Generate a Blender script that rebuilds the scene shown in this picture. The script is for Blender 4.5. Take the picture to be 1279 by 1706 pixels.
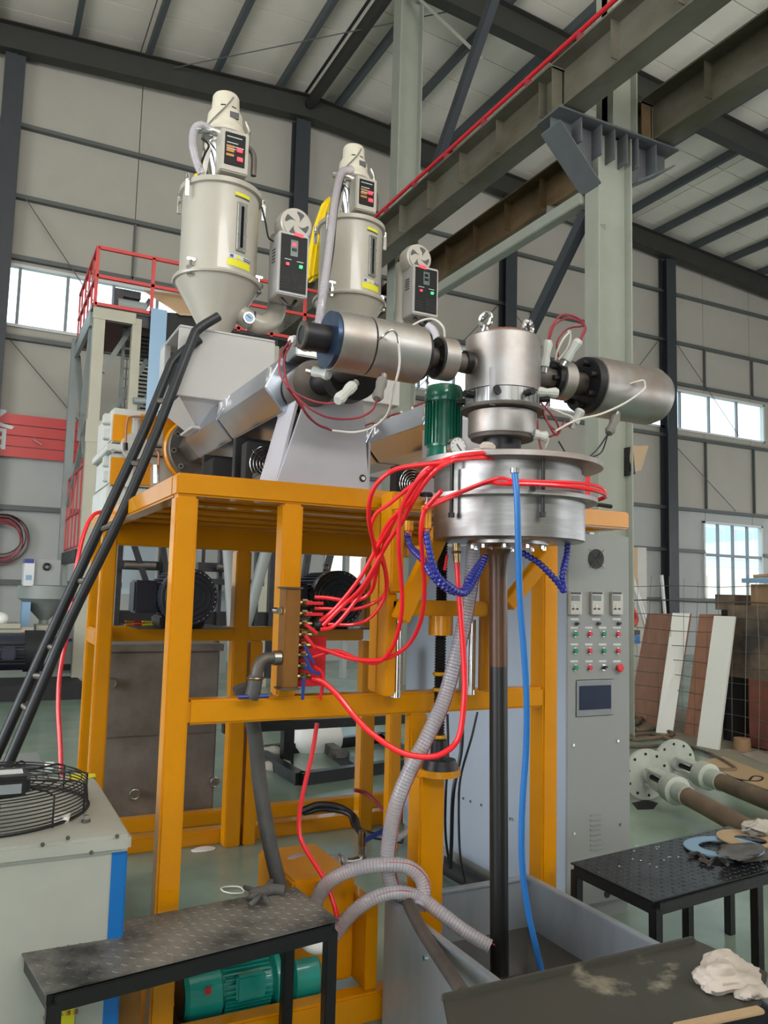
import bpy, bmesh, math, random
from mathutils import Vector as V, Matrix

# ---------------------------------------------------------------- clearing
for o in list(bpy.data.objects): bpy.data.objects.remove(o, do_unlink=True)
S = bpy.context.scene
COL = S.collection
rnd = random.Random(7)

# ---------------------------------------------------------------- camera
FPX, CX, CY = 1345.0, 639.5, 853.0            # focal length in pixels of the 1279 x 1706 frame
yaw, pit, rol = math.radians(26.8), math.radians(5.7), math.radians(1.47)
CAM = V((0, 0, 1.6))
f0 = V((math.sin(yaw), math.cos(yaw), 0)); r0 = V((math.cos(yaw), -math.sin(yaw), 0)); z0 = V((0, 0, 1))
FW = f0*math.cos(pit) + z0*math.sin(pit); u1 = -f0*math.sin(pit) + z0*math.cos(pit)
RT = r0*math.cos(rol) + u1*math.sin(rol); UP = u1*math.cos(rol) - r0*math.sin(rol)
cd = bpy.data.cameras.new('camera'); cam = bpy.data.objects.new('camera', cd); COL.objects.link(cam)
cd.sensor_fit = 'HORIZONTAL'; cd.sensor_width = 36; cd.lens = FPX/1279*36
cd.clip_start = .02; cd.clip_end = 300
m = Matrix((RT, UP, -FW)).transposed().to_4x4(); m.translation = CAM
cam.matrix_world = m
S.camera = cam

# ---------------------------------------------------------------- sky, exposure
w = bpy.data.worlds.new('world'); S.world = w; w.use_nodes = True
nt = w.node_tree; bg = nt.nodes['Background']
SKY = 3.3
tc = nt.nodes.new('ShaderNodeTexCoord'); sp = nt.nodes.new('ShaderNodeSeparateXYZ'); cr = nt.nodes.new('ShaderNodeValToRGB')
nt.links.new(tc.outputs['Generated'], sp.inputs[0]); nt.links.new(sp.outputs['Z'], cr.inputs[0]); nt.links.new(cr.outputs[0], bg.inputs[0])
cr.color_ramp.elements[0].position = 0.0; cr.color_ramp.elements[0].color = (.95, .97, 1, 1)
cr.color_ramp.elements[1].position = .8; cr.color_ramp.elements[1].color = (.68, .84, 1, 1)
bg.inputs[1].default_value = SKY
S.view_settings.view_transform = 'Standard'; S.view_settings.look = 'None'
S.view_settings.gamma = 1; S.view_settings.exposure = 0.3; S.view_settings.use_curve_mapping = False

def area(name, loc, target, sx, sy, power, col=(1, .98, .95)):
    l = bpy.data.lights.new(name, 'AREA'); l.shape = 'RECTANGLE'; l.size = sx; l.size_y = sy; l.energy = power; l.color = col
    o = bpy.data.objects.new(name, l); COL.objects.link(o); o.location = loc
    o.rotation_euler = (V(target)-V(loc)).to_track_quat('-Z', 'Y').to_euler(); return o
# daylight through the big door and glazing of the hall's left side, and an added fill lamp inside the closed end wall, tilted up to brighten the roof
area('door_daylight', (-8.5, 5.5, 3.6), (4, 12, 5.5), 9, 5, 520, (.95, .98, 1))
area('end_fill', (4, -9.2, 8.6), (6, 4, 20), 14, 3.5, 2500, (1, .98, .95))

# ---------------------------------------------------------------- helpers
def ray(u, v): return FW + RT*((u-CX)/FPX) - UP*((v-CY)/FPX)
def at(u, v, y=None, x=None, z=None):
    "the surveyed point that the photograph shows at pixel (u, v), on the plane y=, x= or z="
    d = ray(u, v)
    if y is not None: t = (y-CAM.y)/d.y
    elif x is not None: t = (x-CAM.x)/d.x
    else: t = (z-CAM.z)/d.z
    return CAM + d*t
def H(pts): return [at(p[0], p[1], y=p[2]) for p in pts]

def lin(h):
    h = h.lstrip('#'); c = [int(h[i:i+2], 16)/255 for i in (0, 2, 4)]
    return tuple(((x+.055)/1.055)**2.4 if x > .04045 else x/12.92 for x in c) + (1,)
MATS = {}
def mat(name, col, rough=.5, metal=0, var=.0, scale=6, bump=0, bscale=40, coat=0, dark=None, alpha=1, trans=0, emit=0, spec=.5, stretch=None, lo=.35, hi=.65, ior=None):
    m = bpy.data.materials.new(name); m.use_nodes = True; t = m.node_tree; b = t.nodes['Principled BSDF']
    b.inputs['Base Color'].default_value = lin(col); b.inputs['Roughness'].default_value = rough; b.inputs['Metallic'].default_value = metal
    b.inputs['Specular IOR Level'].default_value = spec
    b.inputs['Coat Weight'].default_value = coat; b.inputs['Coat Roughness'].default_value = .08
    if alpha < 1: b.inputs['Alpha'].default_value = alpha
    if trans: b.inputs['Transmission Weight'].default_value = trans
    if ior: b.inputs['IOR'].default_value = ior
    if emit: b.inputs['Emission Color'].default_value = lin(col); b.inputs['Emission Strength'].default_value = emit
    if var or bump:
        g = t.nodes.new('ShaderNodeNewGeometry'); mp = t.nodes.new('ShaderNodeMapping'); t.links.new(g.outputs['Position'], mp.inputs[0])
        if stretch: mp.inputs['Scale'].default_value = stretch
    if var:
        n = t.nodes.new('ShaderNodeTexNoise'); n.inputs['Scale'].default_value = scale; n.inputs['Detail'].default_value = 6; n.inputs['Roughness'].default_value = .6
        t.links.new(mp.outputs[0], n.inputs[0]); r = t.nodes.new('ShaderNodeValToRGB'); t.links.new(n.outputs[0], r.inputs[0])
        c = lin(col); d = lin(dark) if dark else tuple(x*(1-var) for x in c[:3])+(1,)
        r.color_ramp.elements[0].position = lo; r.color_ramp.elements[0].color = d
        r.color_ramp.elements[1].position = hi; r.color_ramp.elements[1].color = c
        t.links.new(r.outputs[0], b.inputs['Base Color'])
        mr = t.nodes.new('ShaderNodeMapRange'); mr.inputs[3].default_value = min(1, rough*1.25); mr.inputs[4].default_value = rough*.85
        t.links.new(n.outputs[0], mr.inputs[0]); t.links.new(mr.outputs[0], b.inputs['Roughness'])
    if bump:
        n2 = t.nodes.new('ShaderNodeTexNoise'); n2.inputs['Scale'].default_value = bscale; n2.inputs['Detail'].default_value = 4
        t.links.new(mp.outputs[0], n2.inputs[0]); bp = t.nodes.new('ShaderNodeBump'); bp.inputs['Strength'].default_value = bump; bp.inputs['Distance'].default_value = .01
        t.links.new(n2.outputs[0], bp.inputs['Height']); t.links.new(bp.outputs[0], b.inputs['Normal'])
    MATS[name] = m; return m
M = MATS
mat('yellow', 'd28a00', .42, var=.08, scale=5, bump=.03, bscale=60, coat=.6, spec=.15)
mat('yellow_deck', '8a4a10', .5, var=.25, scale=4)
mat('cream', 'aaa599', .32, var=.06, scale=5, coat=.3)
mat('cream_motor', 'c2bcaa', .4)
mat('white_paint', 'b4b2b8', .4, var=.06, scale=7)
mat('white_box', 'adaba8', .4, var=.05, scale=4)
mat('gearwhite', 'bfc1bb', .4, var=.1, scale=9)
mat('cabinet', '8f9290', .5, var=.03, scale=3)
mat('cabinet_side', 'a3afbd', .45, var=.04, scale=2)
mat('steel', 'b9bab8', .28, 1, var=.22, scale=7, stretch=(1, 1, .25))
mat('steel_brushed', 'a5a4a2', .34, 1, var=.25, scale=14, stretch=(.3, .3, 2.5), bump=.04, bscale=160)
mat('steel_satin', 'b6b6b6', .42, .9, var=.14, scale=5, dark='a1948a')
mat('alu', 'c6d0df', .24, 1, var=.12, scale=4)  # bluish tint paints the barrel covers' sky reflection into the metal colour
mat('tank_steel', 'a6adb3', .45, .6, var=.22, scale=5, stretch=(1, 1, .3))
mat('dull_steel', '6d6660', .5, .6, var=.35, scale=6)
mat('dark_steel', '3b3a3c', .42, .7, var=.3, scale=12)
mat('blued', '4a5d7c', .3, .8, var=.3, scale=14)
mat('chrome', 'd8d8d6', .14, 1)
mat('brass', 'a8926a', .3, 1, var=.3, scale=40)
mat('bronze', '9a6a35', .38, .5, var=.2, scale=8)
mat('copper', 'c08a6a', .35, .6)
mat('black', '151516', .4, var=.2, scale=20)
mat('black_gloss', '0c0d10', .18)
mat('black_matte', '1a1a1b', .7)
mat('blackpaint', '161617', .33, var=.3, scale=8, bump=.1)
mat('tread', '7d7b74', .45, .1, var=.5, scale=4, dark='2b2b2b', lo=.36, hi=.62)
mat('rear_steel', '8f8780', .4, .35, var=.25, scale=3, dark='6f675f')
mat('tread_black', '1d1d20', .30, .1, var=.3, scale=8)
mat('motor_blue', '2a2f3b', .38, var=.2, scale=9)
mat('green_motor', '0e6a52', .25, coat=.6, var=.12, scale=9)
mat('teal', '1d9c8e', .3, coat=.5, var=.18, scale=7)
mat('red_hose', 'f0202c', .32, coat=.3)
mat('red', 'd3222c', .4)
mat('red_rail', 'c33a37', .45)
mat('red_wire', '8f2f3a', .5)
mat('white_wire', 'cfcac0', .55)
mat('grey_wire', '77746e', .6)
mat('blue_hose', '2c70b8', .35)
mat('navy', '232a86', .35, coat=.3)
mat('blue_handle', '22377f', .4)
mat('blue_panel', '0d66ad', .4)
mat('orange', 'e0621f', .4)
mat('clear_hose', 'cfcbd0', .2, alpha=.46, coat=.6)
mat('hose_spiral', '9b8f98', .3, alpha=.55)
mat('white_plastic', 'e6e6e2', .4)
mat('sack', 'f3d20b', .5, bump=.5, bscale=14, emit=0)
mat('glass_dark', '0f1215', .2, spec=.2)
mat('screen', '16233a', .3, spec=.2)
mat('lcd', '4c5c58', .2)
mat('panel_black', '121314', .35, spec=.15)
mat('label_white', 'c9cbcc', .5)
mat('label_yellow', 'd9d21e', .5)
mat('label_ink', '4b4a4d', .6)
mat('green_btn', '157a55', .35)
mat('red_btn', 'c01b2c', .3)
mat('green_led', '2fd878', .3, emit=1.0)
mat('red_led', 'd8394a', .3, emit=.35)
mat('wall', 'a5a197', .6, var=.05, scale=1.2)
mat('wall_low', 'a7a9a6', .6, var=.06, scale=1.0)
mat('roof', 'e4ddd0', .65, var=.08, scale=1.0)
mat('girt', '555a58', .5)
mat('colpaint', '34383d', .5, var=.12, scale=3)
mat('rafter', '34342f', .55, var=.15, scale=3)
mat('purlin', '4d5457', .55)
mat('colgrey', '969a8e', .5, var=.1, scale=2)
mat('crane', '6c695d', .5, var=.25, scale=1.4, dark='4d4836', stretch=(1, .5, 1))
mat('crane_rust', '7d6648', .5, var=.35, scale=1.2, dark='4a3c28', stretch=(1, .5, 1))
mat('braces', '5c6062', .5, var=.1)
mat('winframe', 'c9cac8', .5)
mat('winmull', '80858a', .5)
mat('tower_cream', 'aaa795', .5, var=.1, scale=2)
mat('tower_grey', '8b918e', .5, var=.1, scale=2)
mat('hose_grey', '4b4a48', .5, var=.25, scale=12)
mat('pipe_dark', '24282a', .42, .2, var=.25, scale=9)
mat('tube_black', '191817', .38)
mat('tube_brown', '5f3f2a', .3, var=.25, scale=10, stretch=(3, 3, .3), alpha=.93)
mat('film_blue', '7ea0bc', .3)
mat('tan_sheet', 'b69b78', .6)
mat('brown_board', 'a9785e', .6, var=.12, scale=6)
mat('white_board', 'dfe0d8', .3, coat=.3)
mat('rust', '7d6a55', .6, var=.5, scale=2.2, dark='3f3a36')
mat('rust_red', '7a4838', .6, var=.35, scale=3)
mat('cardboard', '98795a', .8, var=.1, scale=5)
mat('wire_mesh', '6a6660', .5, .5)
mat('pipe_white', 'b9bfb4', .45, var=.15, scale=8)
mat('pipe_rust', '9a8068', .4, .5, var=.35, scale=6)
mat('cloth', 'b6b0a4', .9, var=.2, scale=9, bump=.3, bscale=30)
mat('cloth_dark', '5d5c5a', .9, var=.3, scale=14)
mat('rag', 'c2b7ab', .9, var=.18, scale=12, bump=.3, bscale=40)
mat('chiller', 'a6a89e', .45, var=.08, scale=6)
mat('concrete', '8d8778', .8, var=.15, scale=3)
mat('clear_film', 'c7d6dd', .2, alpha=.55)
mat('building_cream', 'e2c9a8', .8)
mat('building_blue', 'aab4c6', .8)
mat('ground_out', '9a9a92', .9)
mat('lid_plate', '4c4b44', .5, .3, var=.45, scale=4, dark='9a9482', lo=.30, hi=.40, bump=.05)
mat('grease', 'c8930f', .5)
# glass: mostly clear
g = bpy.data.materials.new('glass'); g.use_nodes = True; t = g.node_tree
t.nodes.remove(t.nodes['Principled BSDF']); o_ = t.nodes['Material Output']
tr = t.nodes.new('ShaderNodeBsdfTransparent'); tr.inputs[0].default_value = (.88, .96, .97, 1); gl = t.nodes.new('ShaderNodeBsdfGlossy'); gl.inputs['Roughness'].default_value = .05
mx = t.nodes.new('ShaderNodeMixShader'); mx.inputs[0].default_value = .06
t.links.new(tr.outputs[0], mx.inputs[1]); t.links.new(gl.outputs[0], mx.inputs[2]); t.links.new(mx.outputs[0], o_.inputs[0]); M['glass'] = g
# floor: worn green epoxy
fm = mat('floor_green', '90a28f', .22, var=.35, scale=.9, dark='71857a', bump=.03, bscale=9)
# water
wm = mat('water', '3a352a', .06, var=.1, scale=3, bump=.12, bscale=9, spec=.6)
# tread plate relief
def tread_bump(m):
    t = m.node_tree; b = t.nodes['Principled BSDF']; g = t.nodes.new('ShaderNodeNewGeometry')
    hs = []
    for rot, ph in ((.785, 0), (-.785, .5)):
        mp = t.nodes.new('ShaderNodeMapping'); mp.inputs['Rotation'].default_value = (0, 0, rot); mp.inputs['Scale'].default_value = (28, 60, 0)
        t.links.new(g.outputs['Position'], mp.inputs[0]); v = t.nodes.new('ShaderNodeTexVoronoi'); v.inputs['Scale'].default_value = 1; v.inputs['Randomness'].default_value = 0
        mp.inputs['Location'].default_value = (ph, ph, 0)
        t.links.new(mp.outputs[0], v.inputs[0]); r = t.nodes.new('ShaderNodeMath'); r.operation = 'LESS_THAN'; r.inputs[1].default_value = .33
        t.links.new(v.outputs['Distance'], r.inputs[0]); hs.append(r)
    a = t.nodes.new('ShaderNodeMath'); a.operation = 'ADD'; t.links.new(hs[0].outputs[0], a.inputs[0]); t.links.new(hs[1].outputs[0], a.inputs[1])
    bp = t.nodes.new('ShaderNodeBump'); bp.inputs['Strength'].default_value = .55; bp.inputs['Distance'].default_value = .002
    t.links.new(a.outputs[0], bp.inputs['Height']); t.links.new(bp.outputs[0], b.inputs['Normal'])
pass

def smooth_path(pts, n=6):
    P = [V(p) for p in pts]
    if len(P) < 3: return P
    out = []
    Q = [P[0]*2-P[1]] + P + [P[-1]*2-P[-2]]
    for i in range(1, len(Q)-2):
        a, b, c, d = Q[i-1], Q[i], Q[i+1], Q[i+2]
        for k in range(n):
            s = k/n
            out.append(.5*((2*b) + (c-a)*s + (2*a-5*b+4*c-d)*s*s + (3*b-a-3*c+d)*s**3))
    out.append(P[-1]); return out

WLOC = {}
class MB:
    "collects shapes in world coordinates; build() links them as ONE mesh object"
    def __init__(s): s.v = []; s.f = []
    def quadbox(s, c8):
        n = len(s.v); s.v += [V(p) for p in c8]
        s.f += [(n+a, n+b, n+c, n+d) for a, b, c, d in ((0, 3, 2, 1), (4, 5, 6, 7), (0, 1, 5, 4), (1, 2, 6, 5), (2, 3, 7, 6), (3, 0, 4, 7))]; return s
    def box(s, x0, x1, y0, y1, z0, z1):
        return s.quadbox([(x0, y0, z0), (x1, y0, z0), (x1, y1, z0), (x0, y1, z0), (x0, y0, z1), (x1, y0, z1), (x1, y1, z1), (x0, y1, z1)])
    def bar(s, a, b, w, h, up=(0, 0, 1)):
        a = V(a); b = V(b); d = (b-a).normalized(); up = V(up)
        if abs(d.dot(up)) > .99: up = V((0, 1, 0))
        x = d.cross(up).normalized()*w/2; y = x.cross(d).normalized()*h/2
        return s.quadbox([a-x-y, a+x-y, b+x-y, b-x-y, a-x+y, a+x+y, b+x+y, b-x+y])
    def slab(s, quad, thick):
        "a quad of four points given thickness along its normal"
        q = [V(p) for p in quad]; n = (q[1]-q[0]).cross(q[3]-q[0]).normalized()*thick
        return s.quadbox(q + [p+n for p in q])
    def prism(s, poly, vec):
        n = len(s.v); k = len(poly); vec = V(vec)
        s.v += [V(p) for p in poly] + [V(p)+vec for p in poly]
        s.f += [tuple(n+i for i in range(k))[::-1], tuple(n+k+i for i in range(k))]
        s.f += [(n+i, n+(i+1) % k, n+k+(i+1) % k, n+k+i) for i in range(k)]; return s
    def lathe(s, base, axis, prof, n=32, caps=True, a0=0, a1=math.tau):
        "prof: (radius, distance along axis)"
        base = V(base); d = V(axis).normalized(); t = V((0, 0, 1)) if abs(d.z) < .9 else V((1, 0, 0))
        x = d.cross(t).normalized(); y = d.cross(x)
        full = abs(a1-a0-math.tau) < 1e-6; m = n if full else n+1
        n0 = len(s.v)
        for r, h in prof:
            for i in range(m):
                a = a0+(a1-a0)*i/n; s.v.append(base + d*h + (x*math.cos(a)+y*math.sin(a))*r)
        for j in range(len(prof)-1):
            for i in range(m if full else m-1):
                a = n0+j*m+i; b = n0+j*m+(i+1) % m; s.f.append((a, b, b+m, a+m))
        if caps:
            if prof[0][0] > 1e-5: s.f.append(tuple(n0+i for i in range(m))[::-1])
            if prof[-1][0] > 1e-5: s.f.append(tuple(n0+(len(prof)-1)*m+i for i in range(m)))
        return s
    def cyl(s, a, b, r, r2=None, n=20):
        a = V(a); b = V(b); return s.lathe(a, b-a, [(r, 0), (r if r2 is None else r2, (b-a).length)], n)
    def sphere(s, c, r, n=12, sc=(1, 1, 1)):
        c = V(c); k = len(s.v); m = n//2
        for j in range(m+1):
            p = math.pi*j/m
            for i in range(n):
                a = math.tau*i/n; s.v.append(c+V((math.sin(p)*math.cos(a)*sc[0], math.sin(p)*math.sin(a)*sc[1], math.cos(p)*sc[2]))*r)
        for j in range(m):
            for i in range(n): s.f.append((k+j*n+i, k+j*n+(i+1) % n, k+(j+1)*n+(i+1) % n, k+(j+1)*n+i))
        return s
    def tube(s, pts, r, n=10, sm=6, caps=True):
        P = smooth_path(pts, sm) if sm else [V(p) for p in pts]
        k = len(s.v); N = len(P); prev = None
        for i, p in enumerate(P):
            d = (P[min(i+1, N-1)]-P[max(i-1, 0)]).normalized()
            if prev is None:
                t = V((0, 0, 1)) if abs(d.z) < .9 else V((1, 0, 0)); x = d.cross(t).normalized()
            else:
                x = (prev - d*prev.dot(d)).normalized()
            prev = x; y = d.cross(x); rr = r(i/(N-1)) if callable(r) else r
            for j in range(n):
                a = math.tau*j/n; s.v.append(p+(x*math.cos(a)+y*math.sin(a))*rr)
        for i in range(N-1):
            for j in range(n):
                a = k+i*n+j; b = k+i*n+(j+1) % n; s.f.append((a, b, b+n, a+n))
        if caps: s.f += [tuple(k+j for j in range(n))[::-1], tuple(k+(N-1)*n+j for j in range(n))]
        return s
    def torus(s, c, axis, R, r, n=28, m=8, a0=0, a1=math.tau):
        c = V(c); d = V(axis).normalized(); t = V((0, 0, 1)) if abs(d.z) < .9 else V((1, 0, 0)); x = d.cross(t).normalized(); y = d.cross(x)
        full = abs(a1-a0-math.tau) < 1e-6; N = n if full else n+1; k = len(s.v)
        for i in range(N):
            a = a0+(a1-a0)*i/n; e = x*math.cos(a)+y*math.sin(a)
            for j in range(m):
                b = math.tau*j/m; s.v.append(c+e*(R+r*math.cos(b))+d*(r*math.sin(b)))
        for i in range(N if full else N-1):
            for j in range(m):
                s.f.append((k+i*m+j, k+((i+1) % N)*m+j, k+((i+1) % N)*m+(j+1) % m, k+i*m+(j+1) % m))
        return s
    def build(s, name, mt, parent=None, bevel=0, smooth=True, origin=None):
        xs = [p.x for p in s.v]; ys = [p.y for p in s.v]; zs = [p.z for p in s.v]
        org = V(origin) if origin else V(((min(xs)+max(xs))/2, (min(ys)+max(ys))/2, min(zs)))
        me = bpy.data.meshes.new(name); me.from_pydata([p-org for p in s.v], [], s.f)
        bm = bmesh.new(); bm.from_mesh(me); bmesh.ops.recalc_face_normals(bm, faces=bm.faces[:])
        if bevel: bmesh.ops.bevel(bm, geom=[e for e in bm.edges if len(e.link_faces) == 2 and e.calc_face_angle(0) > .6], offset=bevel, segments=2, affect='EDGES', clamp_overlap=True)
        bm.to_mesh(me); bm.free()
        if smooth:
            me.polygons.foreach_set('use_smooth', [True]*len(me.polygons)); me.set_sharp_from_angle(angle=math.radians(32))
        me.materials.append(M[mt] if isinstance(mt, str) else mt)
        o = bpy.data.objects.new(name, me); COL.objects.link(o); WLOC[o.name] = org
        if parent: o.parent = parent; o.location = org-WLOC[parent.name]
        else: o.location = org
        return o
def tag(o, label=None, cat=None, group=None, kind=None):
    if label: o['label'] = label
    if cat: o['category'] = cat
    if group: o['group'] = group
    if kind: o['kind'] = kind
    return o
def thing(name, loc, label, cat, group=None):
    o = bpy.data.objects.new(name, None); COL.objects.link(o); o.location = loc; o.empty_display_size = .1; WLOC[o.name] = V(loc)
    return tag(o, label, cat, group)
def copy_tree(o, parent=None):
    c = o.copy(); COL.objects.link(c); c.parent = parent
    for ch in [x for x in bpy.data.objects if x.parent == o]: copy_tree(ch, c)
    return c
def solo(name, mb, mt, label, cat, group=None, **k): return tag(mb.build(name, mt, **k), label, cat, group)
def text(body, size, origin, xdir, ydir, mt, name='lettering', parent=None, ext=.0008, align='CENTER'):
    c = bpy.data.curves.new(name, 'FONT'); c.body = body; c.size = size; c.align_x = align; c.align_y = 'CENTER'; c.extrude = ext
    t = bpy.data.objects.new(name+'_tmp', c); COL.objects.link(t)
    dg = bpy.context.evaluated_depsgraph_get(); me = bpy.data.meshes.new_from_object(t.evaluated_get(dg)); bpy.data.objects.remove(t, do_unlink=True)
    x = V(xdir).normalized(); y = V(ydir).normalized(); z = x.cross(y)
    me.transform(Matrix((x, y, z)).transposed().to_4x4()); me.materials.clear(); me.materials.append(M[mt])
    o = bpy.data.objects.new(name, me); COL.objects.link(o)
    if parent: o.parent = parent; o.location = V(origin)-WLOC[parent.name]
    else: o.location = origin
    return o

# ================================================================ THE HALL
WY = 17.5                                     # inner face of the end wall
XL, XR, YN = -9.0, 27.0, -10.0
RIDGE, RZ, SL = 6.4, 13.55, .074
def roofz(x): return RZ - abs(x-RIDGE)*SL

tag(MB().box(XL, XR, YN, WY, -.1, 0).build('floor', 'floor_green', smooth=False), kind='structure')
solo('outdoor_ground', MB().box(-60, 90, WY+.4, 120, -.6, -.35), 'ground_out', 'pale yard ground outside the end wall', 'ground', smooth=False)

# roof: backing and one panel per metre, joints left open to the backing
ceil = MB().prism([(XL, YN, roofz(XL)+.12), (RIDGE, YN, RZ+.12), (XR, YN, roofz(XR)+.12), (XR, YN, roofz(XR)+.2), (RIDGE, YN, RZ+.2), (XL, YN, roofz(XL)+.2)], (0, WY-YN+.3, 0)).build('ceiling', 'purlin', smooth=False)
tag(ceil, kind='structure')
y = YN
pm = None
while y < WY-.1:
    for a, b in ((XL, RIDGE-.05), (RIDGE+.05, XR)):
        n = 4
        for k in range(n):
            xa = a+(b-a)*k/n+.012; xb = a+(b-a)*(k+1)/n-.012
            MB().quadbox([(xa, y+.012, roofz(xa)), (xb, y+.012, roofz(xb)), (xb, y+1.0-.012, roofz(xb)), (xa, y+1.0-.012, roofz(xa)),
                          (xa, y+.012, roofz(xa)+.1), (xb, y+.012, roofz(xb)+.1), (xb, y+1.0-.012, roofz(xb)+.1), (xa, y+1.0-.012, roofz(xa)+.1)]).build('panel', 'roof', ceil, smooth=False)
    y += 1.0
# purlins (Z sections)
x = RIDGE-1.5*9.5
while x < XR:
    if x > XL+.2 and abs(x-RIDGE) > .3:
        z = roofz(x)
        MB().box(x-.045, x+.045, YN, WY, z-.2, z-.01).box(x-.045, x+.06, YN, WY, z-.215, z-.2).build('purlin', 'purlin', ceil, smooth=False)
    x += 1.5
# end wall: panels between the girts, 2 m wide, window openings left free
wins = [(-3.2, 5.0, 6.72, 8.02), (6.6, 11.8, 6.72, 8.02), (12.6, 22.55, 6.72, 7.98)]
wins2 = [(-3.9, -1.2, 1.62, 4.02), (7.3, 9.6, 1.65, 4.05), (19.72, 22.35, 1.62, 4.02)]
girts = [.05, 1.62, 3.08, 4.33, 6.50, 8.15, 9.42, 10.93]
wall = MB().box(XL, XR, WY+.12, WY+.16, 0, .04).build('wall_back', 'girt', smooth=False); tag(wall, kind='structure')
def inwin(x0, x1, z0, z1):
    return [w for w in wins+wins2 if x0 < w[1] and x1 > w[0] and z0 < w[3] and z1 > w[2]]
levels = [0, 1.62, 3.08, 4.33, 6.60, 8.10, 9.42, 10.93, 99]
def put(x0, x1, z0, z1, mt):
    if x1-x0 < .03 or z1-z0 < .03: return
    zt = z1
    if z1 > 90:
        a, b = roofz(x0)+.1, roofz(x1)+.1
        MB().quadbox([(x0, WY, z0), (x1, WY, z0), (x1, WY+.1, z0), (x0, WY+.1, z0), (x0, WY, a), (x1, WY, b), (x1, WY+.1, b), (x0, WY+.1, a)]).build('panel', mt, wall, smooth=False)
    else: MB().box(x0, x1, WY, WY+.1, z0, z1).build('panel', mt, wall, smooth=False)
XS = [XL, -6.3, -3.4, -.4, 2.62, 6.2, 9.2, 12.2, 15.3, 18.1, 19.85, 21.95, 24.3, XR]
for x, xn in zip(XS[:-1], XS[1:]):
    for z0, z1 in zip(levels[:-1], levels[1:]):
        mt = 'wall' if z0 > 4 else 'wall_low'
        x0, x1 = x+.008, xn-.008
        hit = inwin(x0, x1, z0, z1)
        if not hit: put(x0, x1, z0+.004, z1-.004, mt); continue
        # cut the panel round the openings
        xs = sorted({x0, x1} | {max(x0, min(x1, w[i])) for w in hit for i in (0, 1)}); zs = sorted({z0, z1} | {max(z0, min(z1, w[i])) for w in hit for i in (2, 3)})
        for a, b in zip(xs[:-1], xs[1:]):
            for c, d in zip(zs[:-1], zs[1:]):
                if not any(w[0] <= (a+b)/2 <= w[1] and w[2] <= (c+d)/2 <= w[3] for w in hit): put(a, b, c, d, mt)
MB().box(XL, XR, WY+.11, WY+.13, 4.1, 6.7).box(XL, XR, WY+.11, WY+.13, 8.03, 13.9).box(XL, -3.92, WY+.11, WY+.13, -.1, 4.2).box(-1.18, 7.28, WY+.11, WY+.13, -.1, 4.2).box(-4, -1, WY+.11, WY+.13, -.1, 1.61).box(9.62, 19.7, WY+.11, WY+.13, -.1, 4.2).box(22.37, XR, WY+.11, WY+.13, -.1, 4.2).box(7, 23, WY+.11, WY+.13, -.1, 1.61).build('backing', 'girt', wall, smooth=False)
for z in girts[1:]:
    m_ = MB()
    segs = [(XL, XR)]
    for w in wins2:
        if w[2]+.05 < z < w[3]-.05: segs = [s for a, b in segs for s in (((a, w[0]), (w[1], b)) if a < w[0] and b > w[1] else ((a, b),))]
    for a, b in segs: m_.box(a, b, WY-.09, WY, z-.05, z+.05).box(a, b, WY-.13, WY-.09, z-.05, z-.02)
    m_.build('girt', 'girt', wall, smooth=False)
for k, (x, za, zb) in enumerate([(2.62, 8.15, 9.4), (2.75, 4.33, 6.5), (8.6, 8.1, 9.4), (13.2, 8.1, 9.4), (19.85, 8.1, 9.35), (22, 8.1, 9.35), (19.85, 4.4, 6.5), (22, 4.4, 6.5)]):
    MB().box(x-.02, x+.02, WY-.09, WY, za, zb).build('stud', 'girt', wall, smooth=False)
# thin cross-bracing rods
for a, b in (((.45, 9.35), (2.3, 6.9)), ((.35, 6.4), (2.2, 4.4)), ((9.6, 6.7), (12, 9.3)), ((12.4, 9.3), (15.5, 6.7)), ((18.6, 9.3), (21.2, 6.8)), ((17.8, 9.3), (15.6, 6.8)), ((23.2, 7.0), (25.5, 9.2)), ((18.3, 6.3), (21, 4.4))):
    MB().tube([(a[0], WY-.16, a[1]), (b[0], WY-.16, b[1])], .012, 5, 0).build('brace_rod', 'girt', wall)
def window(nm, x0, x1, z0, z1, nx, rows=()):
    fr = MB().box(x0, x1, WY-.06, WY+.08, z1-.06, z1).box(x0, x1, WY-.06, WY+.08, z0, z0+.06).box(x0, x0+.06, WY-.06, WY+.08, z0, z1).box(x1-.06, x1, WY-.06, WY+.08, z0, z1).build(nm, 'winframe', smooth=False)
    tag(fr, kind='structure')
    for i in range(1, nx):
        x = x0+(x1-x0)*i/nx; MB().box(x-.03, x+.03, WY-.03, WY+.05, z0+.06, z1-.06).build('mullion', 'winmull', fr, smooth=False)
    for z in rows: MB().box(x0+.06, x1-.06, WY-.035, WY+.06, z-.04, z+.04).build('transom', 'winmull', fr, smooth=False)
    zz = [z0+.06]+list(rows)+[z1-.06]
    for i in range(nx):
        for a, b in zip(zz[:-1], zz[1:]):
            MB().box(x0+(x1-x0)*i/nx+.02, x0+(x1-x0)*(i+1)/nx-.02, WY+.01, WY+.015, a, b).build('pane', 'glass', fr, smooth=False)
window('window_1', -3.2, 5.0, 6.72, 8.02, 9)
window('window_2', 6.6, 11.8, 6.72, 8.02, 5)
window('window_3', 12.6, 22.55, 6.72, 7.98, 8)
window('window_4', 7.3, 9.6, 1.65, 4.05, 4, (3.0,))
window('window_5', 19.72, 22.35, 1.62, 4.02, 4, (3.0,))
window('window_6', -3.9, -1.2, 1.62, 4.02, 4, (3.0,))
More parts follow.
